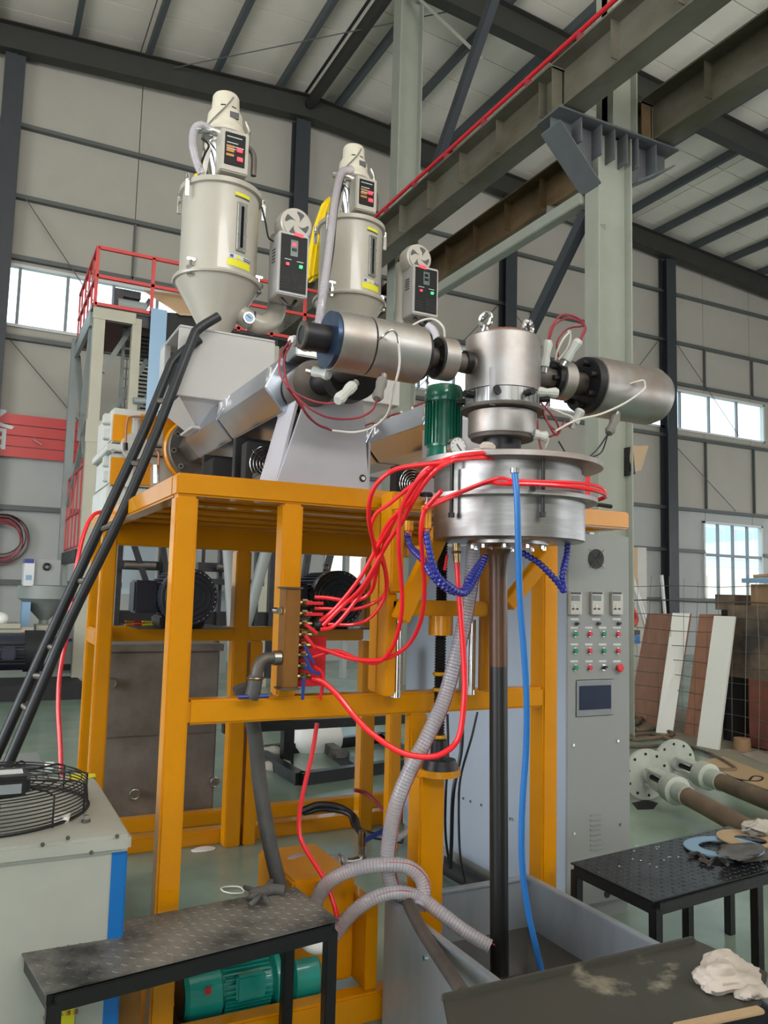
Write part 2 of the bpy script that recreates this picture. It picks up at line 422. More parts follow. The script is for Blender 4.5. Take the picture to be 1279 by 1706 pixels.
# left side wall with its open door and glazing, and the wall behind the camera
wl = MB().box(XL-.1, XL, YN, -2.5, 0, 12.3).box(XL-.1, XL, 7.5, WY, 0, 12.3).box(XL-.1, XL, -2.5, 7.5, 6.2, 12.3).build('wall_left', 'wall', smooth=False); tag(wl, kind='structure')
wr = MB().box(XR, XR+.1, YN, WY, 0, 1.6).box(XR, XR+.1, YN, WY, 4.0, 12.2).build('wall_right', 'wall', smooth=False); tag(wr, kind='structure')
wf = MB().box(-2.5, 13, YN-.1, YN, 0, 13.2).box(13, XR, YN-.1, YN, 4.5, 12.7).box(XL, -2.5, YN-.1, YN, 5.0, 12.7).build('wall_front', 'wall', smooth=False); tag(wf, kind='structure')

# building across the yard, seen through the glass
bl = thing('building', (20, 40, -.35), 'pale blue and cream building across the yard, seen through the lower windows', 'building')
MB().box(-10, 80, 40, 46, -.35, 4.0).build('wall', 'building_cream', bl, smooth=False)
MB().box(-10, 80, 39.9, 46, 4.0, 11).build('upper_wall', 'building_blue', bl, smooth=False)
for x in range(12, 62, 3):
    f = MB().box(x, x+2, 39.8, 39.9, 4.6, 6.8).build('window', 'winframe', bl, smooth=False); MB().box(x+.12, x+1.88, 39.76, 39.8, 4.7, 6.7).build('pane', 'building_blue', f, smooth=False)

# gable rafter along the end wall and the next frame's rafter
def hbeam_x(pts, yc, d, b, mt, nm, par):
    pass
raf = thing('gable_rafter', (RIDGE, WY-.3, 12.6), 'dark deep roof beam running along the end wall, seen behind the hopper loaders', 'roof beam')
def rafter(root, yc, depth, mt, xa, xb, wdt=.28):
    for a, b in ((xa, RIDGE), (RIDGE, xb)):
        for nm, o0, o1, hw in (('top_flange', -.24, -.22, wdt/2), ('web', -.22-depth+.02, -.24, .012), ('bottom_flange', -.22-depth, -.22-depth+.02, wdt/2)):
            za, zb = roofz(a), roofz(b)
            MB().quadbox([(a, yc-hw, za+o0), (b, yc-hw, zb+o0), (b, yc+hw, zb+o0), (a, yc+hw, za+o0), (a, yc-hw, za+o1), (b, yc-hw, zb+o1), (b, yc+hw, zb+o1), (a, yc+hw, za+o1)]).build(nm, mt, root, smooth=False)
rafter(raf, WY-.32, .58, 'rafter', XL, XR)
raf2 = thing('frame_rafter', (RIDGE, 12.8, 12.6), 'dark roof beam crossing at the top of the photo behind the crane beams', 'roof beam')
rafter(raf2, 12.3, .60, 'rafter', RIDGE+.3, XR) if False else None
for a, b in ((RIDGE+.3, XR),):
    za, zb = roofz(a), roofz(b)
    for nm, o0, o1, hw in (('top_flange', -.24, -.22, .13), ('web', -.80, -.24, .012), ('bottom_flange', -.82, -.80, .13)):
        MB().quadbox([(a, 12.3-hw, za+o0), (b, 12.3-hw, zb+o0), (b, 12.3+hw, zb+o0), (a, 12.3+hw, za+o0), (a, 12.3-hw, za+o1), (b, 12.3-hw, zb+o1), (b, 12.3+hw, zb+o1), (a, 12.3+hw, za+o1)]).build(nm, 'rafter', raf2, smooth=False)
rb = solo('ridge_beam', MB().tube([(RIDGE, 6, RZ-.42), (RIDGE, WY-.4, RZ-.42)], .13, 12, 0), 'rafter', 'dark round ridge tube running towards the end wall above the second wall column', 'roof beam')
for (x0, y0, x1, y1) in ((7.0, 12.6, 12, 17.2), (12, 12.6, 7.0, 17.2), (0.5, 12.6, 6, 17.2)):
    pass
solo('roof_brace_rod', MB().tube([(8, 12.5, roofz(8)-.35), (3.2, 17.1, roofz(3.2)-.35)], .012, 5, 0), 'girt', 'thin bracing rod under the roof left of the ridge tube', 'brace rod')

# wall columns (dark)
def hcol(nm, xc, yc, d, b, z1, mt, label, tf=.02, z0=0):
    r = thing(nm, (xc, yc, z0), label, 'column')
    MB().box(xc-d/2, xc-d/2+tf, yc-b/2, yc+b/2, z0, z1).build('flange', mt, r, smooth=False)
    MB().box(xc+d/2-tf, xc+d/2, yc-b/2, yc+b/2, z0, z1).build('flange', mt, r, smooth=False)
    MB().box(xc-d/2+tf, xc+d/2-tf, yc-.01, yc+.01, z0, z1).build('web', mt, r, smooth=False)
    return r
for x, wd, lb in ((.07, .38, 'dark wall column at the left edge of the photo'), (6.27, .36, 'dark wall column between the two hopper loaders'), (12.3, .36, 'dark wall column rising behind the round die head'), (18.15, .38, 'dark wall column right of the big grey crane column')):
    r = thing('wall_column', (x, WY-.3, 0), lb, 'column')
    MB().box(x-wd/2, x+wd/2, WY-.36, WY-.345, 0, roofz(x)-.84).build('flange', 'colpaint', r, smooth=False)
    MB().box(x-.01, x+.01, WY-.345, WY-.06, 0, roofz(x)-.78).build('web', 'colpaint', r, smooth=False)
    MB().box(x-wd/2, x+wd/2, WY-.06, WY-.045, 0, roofz(x)-.78).build('flange', 'colpaint', r, smooth=False)

# inner row of crane columns
CXc = 6.70
c1 = hcol('crane_column', CXc-.02, 7.3, .54, .24, 7.32, 'colgrey', 'big pale grey crane column right of the machine, carrying the crossing crane beams')
MB().box(6.62, 7.02, 7.25, 7.35, 7.3, roofz(6.7)-.3).box(6.62, 6.64, 7.15, 7.45, 7.3, roofz(6.7)-.3).box(7.0, 7.02, 7.15, 7.45, 7.3, roofz(6.7)-.3).build('upper_shaft', 'colgrey', c1, smooth=False)
MB().box(6.43, 6.93, 7.19, 7.41, 4.3, 4.32).build('splice_plate', 'colgrey', c1, smooth=False)
# double bracket: curved boxed corbel on both sides
br = MB()
br.prism([(6.40, 7.12, 6.55), (6.40, 7.12, 6.57), (5.78, 7.12, 7.18), (5.78, 7.12, 7.16)], (0, .36, 0))
br.build('bracket_plate', 'braces', c1, smooth=False)
MB().prism([(6.40, 7.29, 6.57), (6.40, 7.29, 7.32), (5.78, 7.29, 7.32), (5.78, 7.29, 7.18)], (0, .02, 0)).build('bracket_web', 'braces', c1, smooth=False)
MB().prism([(7.0, 7.29, 6.75), (7.62, 7.29, 7.12), (7.62, 7.29, 7.32), (7.0, 7.29, 7.32)], (0, .02, 0)).build('bracket_web', 'braces', c1, smooth=False)
MB().prism([(7.0, 7.12, 6.73), (7.0, 7.12, 6.75), (7.62, 7.12, 7.12), (7.62, 7.12, 7.10)], (0, .36, 0)).build('bracket_plate', 'braces', c1, smooth=False)
MB().box(5.74, 7.66, 7.08, 7.52, 7.30, 7.325).build('cap_plate', 'braces', c1, smooth=False)
for x in (6.41, 6.62, 6.82, 7.0, 7.3, 6.1): MB().box(x-.008, x+.008, 7.12, 7.48, 6.92 if x > 6.3 else 7.0, 7.3).build('rib', 'braces', c1, smooth=False)
c2 = hcol('crane_column', 6.62, 12.6, .48, .30, 13.0, 'colgrey', 'tall grey-green crane column rising through the roof space above the right hopper')
# crane beams
def crane_beam(xc, z0, z1, y0, y1, label, step=.62, ph=.3, mt='crane'):
    r = thing('crane_beam', (xc, y0, z0), label, 'crane beam')
    MB().box(xc-.16, xc+.16, y0, y1, z0, z0+.02).build('bottom_flange', mt, r, smooth=False)
    MB().box(xc-.20, xc+.20, y0, y1, z1-.025, z1).build('top_flange', mt, r, smooth=False)
    MB().box(xc-.008, xc+.008, y0, y1, z0+.02, z1-.025).build('web', mt, r, smooth=False)
    y = y0+ph; me = None
    while y < y1-.05:
        if me is None:
            o = MB().box(xc-.13, xc+.13, y-.006, y+.006, z0+.14, z1-.025).build('stiffener', mt, r, smooth=False); me = o; ly = y
        else:
            o = me.copy(); COL.objects.link(o); o.location = me.location+V((0, y-ly, 0))
        y += step
    MB().box(xc-.16, xc+.16, y0-.0, y0+.014, z0, z1).build('end_plate', mt, r, smooth=False)
    return r
XA, XB = 5.98, 7.42
crane_beam(XA, 7.36, 7.98, 7.32, WY-.4, 'far run of the left crane beam, with the red conductor pipe, from bracket to end wall', .92)
crane_beam(XA, 7.36, 7.98, 1.0, 7.28, 'near run of the left crane beam at the top of the photo, left of the bracket top', .95, .6)
crane_beam(XB, 7.36, 7.98, 7.32, WY-.4, 'far run of the right crane beam, rust-stained, passing behind the big column', .92, mt='crane_rust')
crane_beam(XB, 7.36, 7.98, 1.0, 7.28, 'near run of the right crane beam in the top right corner', .95, .6)
rp = thing('conductor_pipe', (XA-.12, 8, 8.0), 'long red pipe on top of the left crane beam', 'pipe')
MB().tube([(XA-.16, 1, 8.10), (XA-.16, WY-.4, 8.10)], .028, 10, 0).build('pipe', 'red', rp)
for k in range(16): MB().box(XA-.2, XA-.02, 1.9+k*.98, 1.94+k*.98, 7.98, 8.075).build('pipe_bracket', 'red_wire', rp, smooth=False)
# longitudinal strut and diagonals between the crane columns
st = solo('column_strut', MB().bar((6.45, 7.46, 6.52), (6.45, 12.4, 6.52), .16, .16), 'colgrey', 'pale horizontal square tube between the crane columns, over the right control box', 'strut', bevel=.01)
solo('column_brace', MB().bar((6.48, 7.46, 6.35), (6.48, 10.9, 2.75), .14, .12, (1, 0, 0)), 'colpaint', 'dark slanting brace from the big crane column down behind the die head', 'brace')
solo('column_brace', MB().bar((6.48, 12.4, 7.4), (6.48, 8.9, 11.4), .16, .13, (1, 0, 0)), 'colpaint', 'dark slanting brace climbing to the upper roof from the tall column', 'brace')
solo('column_brace', MB().bar((6.55, 7.3, 6.1), (7.3, 9.2, 7.34), .13, .1, (0, 0, 1)), 'colgrey', 'short pale knee brace between big column and far right crane beam', 'brace')
solo('roof_strut', MB().bar(at(685, -15, y=12.35), at(800, 95, y=10.8), .13, .05), 'colgrey', 'pale flat strut slanting under the roof at the top, right of the tall column', 'strut')

# ================================================================ THE MACHINE FRAME (yellow)
YF = 2.85
fr = thing('machine_frame', (.62, YF, 0), 'large yellow square-tube frame that carries the extruders and the die lift', 'machine frame')
def tb(nm, x0, x1, y0, y1, z0, z1, mt='yellow', b=.008, p=None): return MB().box(x0, x1, y0, y1, z0, z1).build(nm, mt, p or fr, bevel=b)
ZT = 2.005
# posts
tb('post', .62, .70, YF, YF+.08, 0, ZT-.081)
tb('post', 1.02, 1.10, YF, YF+.08, 1.211, ZT-.081)
tb('post', 1.425, 1.505, YF, YF+.08, 1.211, ZT-.081)
tb('post', 2.235, 2.315, YF, YF+.10, 0, ZT-.081)
tb('post', .62, .70, 4.62, 4.70, 0, ZT-.081)
tb('post', .62, .70, 5.05, 5.13, 0, ZT-.081)
tb('post', 1.50, 1.60, 5.042, 5.142, 0, ZT-.161)
tb('post', 1.62, 1.70, 5.042, 5.142, 0, 1.269)
tb('post', 2.42, 2.52, 5.042, 5.142, 0, 1.269)
tb('post', 2.42, 2.50, 4.62, 4.70, 0, 1.27)
tb('post', 2.42, 2.52, 5.042, 5.142, 1.361, ZT-.161)
# rails
tb('rail', .62, 2.735, YF, YF+.08, ZT-.08, ZT)
tb('rail', .70, 2.235, YF, YF+.08, 1.125, 1.21)
tb('rail', .70, 2.235, YF, YF+.08, 0, .105)
tb('rail', .62, .70, YF+.08, 5.13, ZT-.08, ZT)
tb('rail', 2.655, 2.735, YF+.08, 5.13, ZT-.08, ZT)
tb('rail', .62, .70, 4.70, 5.05, 1.27, 1.36)
tb('rail', .70, 2.42, 5.05, 5.15, 1.27, 1.36)
tb('rail', .70, 3.0, 5.14, 5.24, 0, .09)
tb('rail', .70, 3.0, 5.55, 5.65, 0, .09)
tb('rail', .62, .70, YF+.08, 4.62, 0, .09)
tb('rail', 2.735, 2.90, 5.05, 5.15, ZT-.15, ZT)
tb('rail', .70, 2.655, 5.05, 5.13, ZT-.16, ZT-.02)
# deck with its cross members
tb('deck_plate', .70, 2.655, YF+.08, 5.05, ZT-.02, ZT-.005, 'yellow', .002)
for y in (3.25, 3.6, 3.95, 4.3, 4.65): tb('cross_member', .70, 2.655, y, y+.09, ZT-.035, ZT-.021, 'yellow', .004)
# screw pedestal with its round flange
pd = tb('pedestal', 1.575, 1.685, YF-.10, YF-.001, .0, .905)
MB().cyl((1.66, YF-.09, .905), (1.66, YF-.09, .93), .085, n=28).build('round_flange', 'yellow', pd)
tb('pedestal_block', 1.58, 1.66, YF+.0, YF+.05, .93, 1.125)
# lid for the pump corner: box with bevelled top
bx = MB().prism([(1.16, 2.98, .106), (1.42, 2.98, .106), (1.42, 2.98, .50), (1.16, 2.98, .50)], (0, .42, 0))
bx.build('gear_box_cover', 'yellow', fr, bevel=.01)
MB().box(1.421, 1.47, YF+.02, YF+.3, .106, .42).build('side_plate', 'yellow', fr, bevel=.004)
MB().bar((.70, 3.3, .05), (1.42, 3.3, .05), .1, .09).build('rail', 'yellow', fr, bevel=.006)

# manifold bar on the middle post
mf = thing('water_manifold', (1.05, 2.80, 1.25), 'upright gold-brown manifold bar with brass valves on the middle yellow post', 'manifold')
MB().box(1.015, 1.072, 2.775, 2.845, 1.25, 1.605).build('manifold_bar', 'bronze', mf, bevel=.004)
MB().box(1.005, 1.08, 2.77, 2.849, 1.605, 1.612).build('end_cap', 'dull_steel', mf, bevel=.002)
MB().box(1.005, 1.08, 2.77, 2.849, 1.243, 1.25).build('end_cap', 'dull_steel', mf, bevel=.002)
MB().cyl((1.0, 2.80, 1.525), (1.0, 2.845, 1.525), .012, n=12).build('bolt', 'chrome', mf)
for z, col, hx, hz, ln in ((1.555, 'red', 1, .0, .05), (1.515, 'red', 1, 0, .05), (1.478, 'red', .7, -.5, .05), (1.438, 'red', .6, -.7, .05), (1.40, 'blue_handle', .45, -.8, .06), (1.365, 'blue_handle', .4, -.8, .06), (1.325, 'blue_handle', .8, -.35, .06), (1.288, 'blue_handle', -.05, -1, .06)):
    v = MB().cyl((1.072, 2.80, z), (1.125, 2.80, z), .011, n=10).cyl((1.085, 2.80, z), (1.105, 2.80, z), .016, n=6).cyl((1.09, 2.79, z), (1.09, 2.765, z), .008, n=8).build('valve', 'brass', mf)
    MB().bar((1.088, 2.76, z), (1.088+hx*ln*1.3, 2.755, z+hz*ln*1.3), .012, .006, (0, 1, 0)).build('valve_handle', col, v, bevel=.002)
solo('red_plate', MB().box(1.075, 1.21, 2.852, 2.862, 1.245, 1.43), 'red', 'flat red plate behind the blue-handled manifold valves', 'plate')
mm = MB()
for dx, dz in ((0, 0), (.02, -.018), (-.012, -.03)): mm.cyl((1.14+dx, 2.79, 1.49+dz), (1.175+dx, 2.79, 1.50+dz), .011, n=10)
solo('hose_coupling_block', mm.sphere((1.15, 2.79, 1.475), .024), 'black', 'small black push-fit hose block beside the red-handled valves', 'fitting')

# elbow pipe with the dark suction hose
el = thing('drain_elbow', (.93, 2.8, 1.2), 'galvanised elbow pipe and clamp coming out of the manifold foot', 'pipe')
MB().tube([(1.012, 2.81, 1.355), (.985, 2.81, 1.355), (.955, 2.81, 1.352), (.935, 2.81, 1.33), (.925, 2.81, 1.29)], .022, 14).build('elbow', 'dull_steel', el)
MB().cyl((.985, 2.81, 1.355), (1.012, 2.81, 1.355), .027, n=16).build('union', 'steel', el)
MB().tube([(.925, 2.81, 1.295), (.918, 2.81, 1.24), (.912, 2.815, 1.215)], .026, 14).build('sleeve', 'hose_grey', el)
MB().torus((.924, 2.81, 1.285), (0, 0, 1), .026, .005).build('clamp', 'brass', el)
MB().tube([(.86, 2.80, 1.222), (.97, 2.80, 1.222)], .008, 8, 0).build('cross_handle', 'blue_handle', el)
solo('suction_hose', MB().tube([(.915, 2.97, 1.24)]+H([(422, 1210, 2.98), (432, 1300, 2.98), (446, 1390, 2.95), (464, 1470, 2.93), (470, 1500, 2.92)]), .028, 14), 'hose_grey', 'thick dark grey hose dropping from the elbow pipe to behind the left bench', 'hose')

# ---------------------------------------------------------------- die lift
lift = thing('die_lift', (1.7, 2.8, .93), 'yellow lifting carriage with black screw that holds the round chamber', 'lift carriage')
Yc = 2.76
MB().box(1.40, 1.455, 2.70, 2.80, 1.60, 1.985).build('carriage_post', 'yellow', lift, bevel=.006)
MB().box(1.40, 1.44, 2.72, 2.80, 1.215, 1.6).build('carriage_post', 'yellow', lift, bevel=.004)
MB().box(1.40, 1.62, 2.64, 2.72, 1.905, 1.965).build('carriage_arm', 'yellow', lift, bevel=.01)
MB().bar((1.42, 2.66, 1.50), (1.60, 2.66, 1.86), .06, .05, (0, 1, 0)).build('gusset_bar', 'yellow', lift, bevel=.004)
MB().box(1.42, 1.86, 2.72, 2.78, 1.515, 1.575).build('carriage_beam', 'yellow', lift, bevel=.006)
MB().bar((2.0, 2.80, 1.56), (2.22, 2.80, 1.79), .06, .05, (0, 1, 0)).build('gusset_bar', 'yellow', lift, bevel=.004)
MB().box(1.86, 1.905, 2.70, 2.80, 1.215, 1.80).build('carriage_post', 'yellow', lift, bevel=.004)
for x in (1.46, 1.80):
    r_ = MB().box(x, x+.045, 2.79, 2.849, 1.20, 1.50).build('linear_rail', 'alu', lift, bevel=.003)
    MB().cyl((x+.0225, 2.79, 1.20), (x+.0225, 2.79, 1.50), .016, n=14).build('rail_head', 'chrome', r_)
sc = MB()
P = [(.0235 if k % 2 else .018, k*.0055) for k in range(160)]
sc.lathe((1.652, 2.75, .935), (0, 0, 1), P, 18); sc.build('lead_screw', 'dark_steel', lift)
MB().cyl((1.652, 2.75, 1.44), (1.652, 2.75, 1.515), .048, n=24).build('nut', 'yellow', lift)
MB().cyl((1.66, 2.75, .93), (1.66, 2.75, .965), .07, .06, n=24).cyl((1.652, 2.75, .965), (1.652, 2.75, 1.04), .032, n=16).build('screw_bearing', 'dark_steel', lift)
for z_ in (1.05, 1.23, 1.29): MB().torus((1.652, 2.75, z_), (0, 0, 1), .022, .008, 20).build('grease', 'grease', lift)

# round chamber
DX, DY = 1.775, 2.48
ch = thing('air_ring_chamber', (DX, DY, 1.80), 'big round stainless steel chamber with two flanges under the die head', 'chamber')
MB().lathe((DX, DY, 1.80), (0, 0, 1), [(.272, 0), (.28, .004), (.28, .24)], 72).build('drum', 'steel_brushed', ch)
MB().lathe((DX, DY, 2.068), (0, 0, 1), [(.272, 0), (.335, 0), (.345, .004), (.345, .022), (.33, .026)], 72).build('top_flange', 'steel_satin', ch)
MB().lathe((DX, DY, 1.94), (0, 0, 1), [(.27, 0), (.318, 0), (.326, .003), (.326, .018), (.27, .02)], 72).build('middle_flange', 'steel_satin', ch)
MB().lathe((DX, DY, 1.96), (0, 0, 1), [(.268, 0), (.268, .108)], 72, caps=False).build('upper_drum', 'steel_brushed', ch)
MB().lathe((DX, DY, 1.785), (0, 0, 1), [(.07, -.004), (.13, -.004), (.15, .004), (.15, .016)], 48).build('outlet_ring', 'steel', ch)
for k in range(10):
    a = math.tau*(k+.35)/10; MB().cyl((DX+.135*math.cos(a), DY+.135*math.sin(a), 1.772), (DX+.135*math.cos(a), DY+.135*math.sin(a), 1.785), .009, n=6).build('bolt', 'chrome', ch)
for a in (-1.80, -.20, -2.9, 1.2):
    x, y = DX+.303*math.cos(a), DY+.303*math.sin(a)
    q = MB().cyl((x, y, 1.875), (x, y, 2.07), .0075, n=10).build('tie_rod', 'black', ch)
    MB().cyl((x, y, 1.868), (x, y, 1.885), .011, n=6).build('nut', 'black', q)
MB().cyl((DX-.14, DY-.335, 1.955), (DX-.12, DY-.30, 1.965), .009, n=10).build('grip_screw', 'black', ch)
# star-knob valves at the rim (yellow bodies)
def rim_valve(u, v0, v1, y, label, knob=True):
    t = thing('air_valve', at(u, v1, y=y), label, 'valve', None)
    a, b = at(u, v0, y=y), at(u, v1, y=y)
    MB().cyl(b, a, .017, n=16).build('valve_body', 'yellow', t)
    MB().cyl(b-V((0, 0, .02)), b, .011, n=12).build('nozzle', 'orange', t)
    if knob:
        kb = MB().cyl(a+V((0, 0, .03)), a+V((0, 0, .045)), .012, n=12)
        for k in range(5):
            g_ = math.tau*k/5; kb.sphere(a+V((.016*math.cos(g_), .016*math.sin(g_), .038)), .008, 8)
        kb.build('knob', 'black', t); MB().cyl(a, a+V((0, 0, .03)), .005, n=8).build('stem', 'chrome', t)
    return t
rim_valve(710, 843, 880, 2.30, 'yellow valve with black star knob on the chamber\'s left front')
rim_valve(681, 868, 884, 2.52, 'half-hidden yellow valve left of the star knob valve', False)
rim_valve(946, 845, 893, 2.38, 'yellow valve with orange nozzle on the chamber\'s right edge', False)
# blue segmented coolant hoses
def ball_hose(pts, label):
    P = smooth_path(H(pts), 12); L = [0]
    for a, b in zip(P[:-1], P[1:]): L.append(L[-1]+(b-a).length)
    m_ = MB(); d = 0; j = 0
    while d < L[-1]:
        while j < len(L)-2 and L[j+1] < d: j += 1
        t_ = (d-L[j])/max(1e-6, L[j+1]-L[j]); p = P[j].lerp(P[j+1], t_); dr = (P[j+1]-P[j]).normalized()
        m_.lathe(p-dr*.009, dr, [(.0075, 0), (.0125, .005), (.0125, .010), (.009, .017)], 12); d += .0165
    tag(m_.build('segmented_hose', 'navy', smooth=True), label, 'hose')
ball_hose([(710, 888, 2.30), (717, 927, 2.28), (727, 956, 2.27), (746, 975, 2.27), (773, 988, 2.30), (792, 962, 2.36), (810, 926, 2.42)], 'dark blue segmented hose looping from star knob valve to the brown tube')
ball_hose([(679, 892, 2.52), (683, 910, 2.5), (705, 934, 2.4), (722, 962, 2.33), (750, 984, 2.32), (771, 984, 2.33), (783, 962, 2.35), (806, 929, 2.43)], 'second dark blue segmented hose hanging just behind the first, from the half-hidden valve')
ball_hose([(946, 898, 2.38), (944, 925, 2.36), (938, 950, 2.34), (937, 970, 2.33), (941, 988, 2.33)], 'dark blue segmented hose hanging straight from the right valve')
ball_hose([(872, 922, 2.42), (896, 937, 2.38), (915, 955, 2.35), (930, 972, 2.33), (941, 989, 2.325)], 'dark blue segmented hose slanting from the brown tube to the right valve\'s hose')

# extruded tube hanging from the chamber into the tank
tp = [at(829.5, 915, y=2.48), at(829.5, 985, y=2.48), at(830, 1110, y=2.48)]
tubx = MB()
s1 = [V((p.x, 2.48, p.z)) for p in tp]
eb = thing('extruded_tube', (s1[2].x, 2.48, .24), 'long vertical extruded tube, amber brown above and black below, running into the tank', 'plastic tube')
tt = MB()
prof = [(s1[0], .052), (at(829.5, 932, y=2.48), .043), (at(829.5, 1000, y=2.48), .035), (s1[2], .034)]
tt.tube([p for p, r in prof], lambda s: .050-.016*min(1, s*2.2), 20, 6, caps=False); tt.build('warm_section', 'tube_brown', eb)
MB().tube([s1[2], at(831, 1500, y=2.48), at(832, 1640, y=2.48)], .033, 20, 0).build('cooled_section', 'tube_black', eb)

# ---------------------------------------------------------------- die head
dh = thing('extrusion_die', (DX, 2.5, 2.10), 'upright silver die head cylinder with lifting eyes above the round chamber', 'die head')
X0 = 1.757
def dl(nm, prof, mt, n=48, **k): return MB().lathe((X0, 2.5, 0), (0, 0, 1), prof, n, **k).build(nm, mt, dh)
dl('heater_band', [(.128, 2.365), (.143, 2.366), (.143, 2.572), (.138, 2.578), (.10, 2.58)], 'steel_satin')
dl('top_plate', [(.115, 2.578), (.115, 2.592), (.05, 2.594)], 'rust_red')
dl('clamp_section', [(.13, 2.31), (.139, 2.311), (.139, 2.364), (.128, 2.366)], 'steel')
for k in range(40):
    a = math.tau*k/40
    if k % 2: MB().box(-.004, .004, -.004, .004, 0, .05).build('tmp', 'steel') if False else None
gm = MB()
for k in range(36):
    a = math.tau*k/36; p = V((X0+.1385*math.cos(a), 2.5+.1385*math.sin(a), 0)); gm.bar(p+V((0, 0, 2.313)), p+V((0, 0, 2.362)), .006, .006, (math.cos(a), math.sin(a), 0))
tag(gm.build('clamp_ribs', 'steel', dh), kind='stuff')
dl('collar', [(.10, 2.292), (.158, 2.293), (.16, 2.297), (.16, 2.306), (.12, 2.312)], 'dull_steel')
dl('lower_band', [(.12, 2.20), (.128, 2.20), (.130, 2.204), (.130, 2.285), (.12, 2.292)], 'steel_satin')
dl('lower_ring', [(.09, 2.187), (.118, 2.187), (.122, 2.2), (.1, 2.202)], 'dull_steel')
dl('neck', [(.072, 2.09), (.072, 2.187)], 'black')
for k in range(8):
    a = -1.57+k*math.tau/8+.05
    p = V((X0, 2.5, 2.342)); d = V((math.cos(a), math.sin(a), 0))
    MB().cyl(p+d*.13, p+d*.178, .0135, n=14).build('adjusting_bolt', 'black', dh)
for x, y, ax in ((1.655, 2.47, (1, .3, 0)), (1.845, 2.46, (.3, -1, 0))):
    e_ = MB().torus((x, y, 2.632), ax, .026, .009, 24).cyl((x, y, 2.585), (x, y, 2.608), .013, n=12).cyl((x, y, 2.58), (x, y, 2.59), .022, n=16).build('lifting_eye', 'chrome', dh)
MB().box(1.633, 1.66, 2.40, 2.41, 2.29, 2.43).build('bracket', 'white_paint', dh, bevel=.003)

# ---------------------------------------------------------------- screen changer barrels
Z5 = 2.458
f1 = thing('filter_barrel', (1.2, 2.5, Z5-.11), 'long horizontal satin steel melt barrel left of the die head, with blue end plate', 'barrel')
def xl(nm, prof, mt, par, n=40, z=Z5, y=2.5, **k): return MB().lathe((0, y, z), (1, 0, 0), prof, n, **k).build(nm, mt, par)
xl('heater_jacket', [(.095, 1.045), (.103, 1.046), (.103, 1.168), (.100, 1.170)], 'steel_satin', f1)
xl('heater_jacket', [(.100, 1.174), (.103, 1.175), (.103, 1.382), (.095, 1.384)], 'steel_satin', f1)
xl('end_plate', [(.02, 1.028), (.098, 1.028), (.098, 1.044)], 'blued', f1)
xl('rear_flange', [(.09, 1.385), (.09, 1.40), (.075, 1.405)], 'dark_steel', f1)
xl('end_spigot', [(.026, .935), (.046, .935), (.048, .940), (.048, 1.03)], 'dark_steel', f1)
xl('bore', [(.001, .9338), (.032, .9339)], 'black', f1, caps=False)
xl('spigot_rim', [(.032, .9345), (.032, .932), (.048, .932), (.048, .940)], 'dull_steel', f1, caps=False)
xl('connecting_pipe', [(.036, 1.40), (.036, 1.63)], 'dull_steel', f1, z=2.46)
xl('clamp_disc', [(.03, 1.455), (.072, 1.456), (.074, 1.46)], 'dark_steel', f1, z=2.462)
xl('clamp_ring', [(.074, 1.461), (.079, 1.463), (.079, 1.522), (.06, 1.526)], 'steel_satin', f1, z=2.462)
xl('sleeve', [(.042, 1.578), (.042, 1.605)], 'black', f1, z=2.465)
for k in range(6):
    a = k*math.tau/6+.4; MB().cyl((1.449, 2.5+.053*math.cos(a), 2.462+.053*math.sin(a)), (1.458, 2.5+.053*math.cos(a), 2.462+.053*math.sin(a)), .008, n=8).build('bolt', 'black', f1)
MB().tube(H([(630, 566, 2.40), (640, 558, 2.37), (652, 550, 2.36), (660, 556, 2.36), (664, 572, 2.37)]), .004, 8).build('thermocouple', 'chrome', f1)
MB().torus(at(629, 566, y=2.405), (0, -1, 0), .009, .003, 16).build('probe_port', 'black', f1)

f2 = thing('filter_barrel', (2.37, 2.5, Z5-.12), 'short horizontal satin steel melt barrel right of the die head, dark bolted face', 'barrel')
xl('heater_jacket', [(.112, 2.178), (.121, 2.18), (.121, 2.51), (.105, 2.55)], 'steel_satin', f2, z=2.458)
xl('face_plate', [(.03, 2.145), (.112, 2.146), (.115, 2.177)], 'dark_steel', f2, z=2.458)
xl('end_plate', [(.105, 2.55), (.0, 2.551)], 'steel_satin', f2, z=2.458)
xl('end_spigot', [(.042, 2.551), (.042, 2.585), (.02, 2.585)], 'dull_steel', f2, z=2.452)
xl('connecting_pipe', [(.045, 1.88), (.045, 2.15)], 'dull_steel', f2, z=2.46)
xl('clamp_flange', [(.03, 1.985), (.068, 1.986), (.068, 2.01)], 'black', f2, z=2.46)
xl('clamp_ring', [(.068, 2.01), (.078, 2.012), (.078, 2.065), (.05, 2.067)], 'steel_satin', f2, z=2.46)
for k in range(7):
    a = k*math.tau/7+.2; MB().cyl((2.115, 2.5+.085*math.cos(a), 2.458+.085*math.sin(a)), (2.146, 2.5+.085*math.cos(a), 2.458+.085*math.sin(a)), .012, n=10).build('bolt', 'black', f2)
for k in range(6):
    a = k*math.tau/6+.2; MB().cyl((1.96, 2.5+.05*math.cos(a), 2.46+.05*math.sin(a)), (1.986, 2.5+.05*math.cos(a), 2.46+.05*math.sin(a)), .010, n=10).build('bolt', 'black', f2)
MB().tube(H([(1047, 640, 2.385), (1060, 636, 2.36), (1071, 634, 2.35), (1074, 640, 2.35), (1071, 650, 2.35), (1040, 672, 2.33), (1000, 690, 2.33), (960, 700, 2.35), (925, 718, 2.38)]), .0042, 8).build('thermocouple_lead', 'white_wire', f2)
MB().torus(at(1047, 640, y=2.385), (0, -1, 0), .007, .003, 16).build('probe_port', 'black', f2)

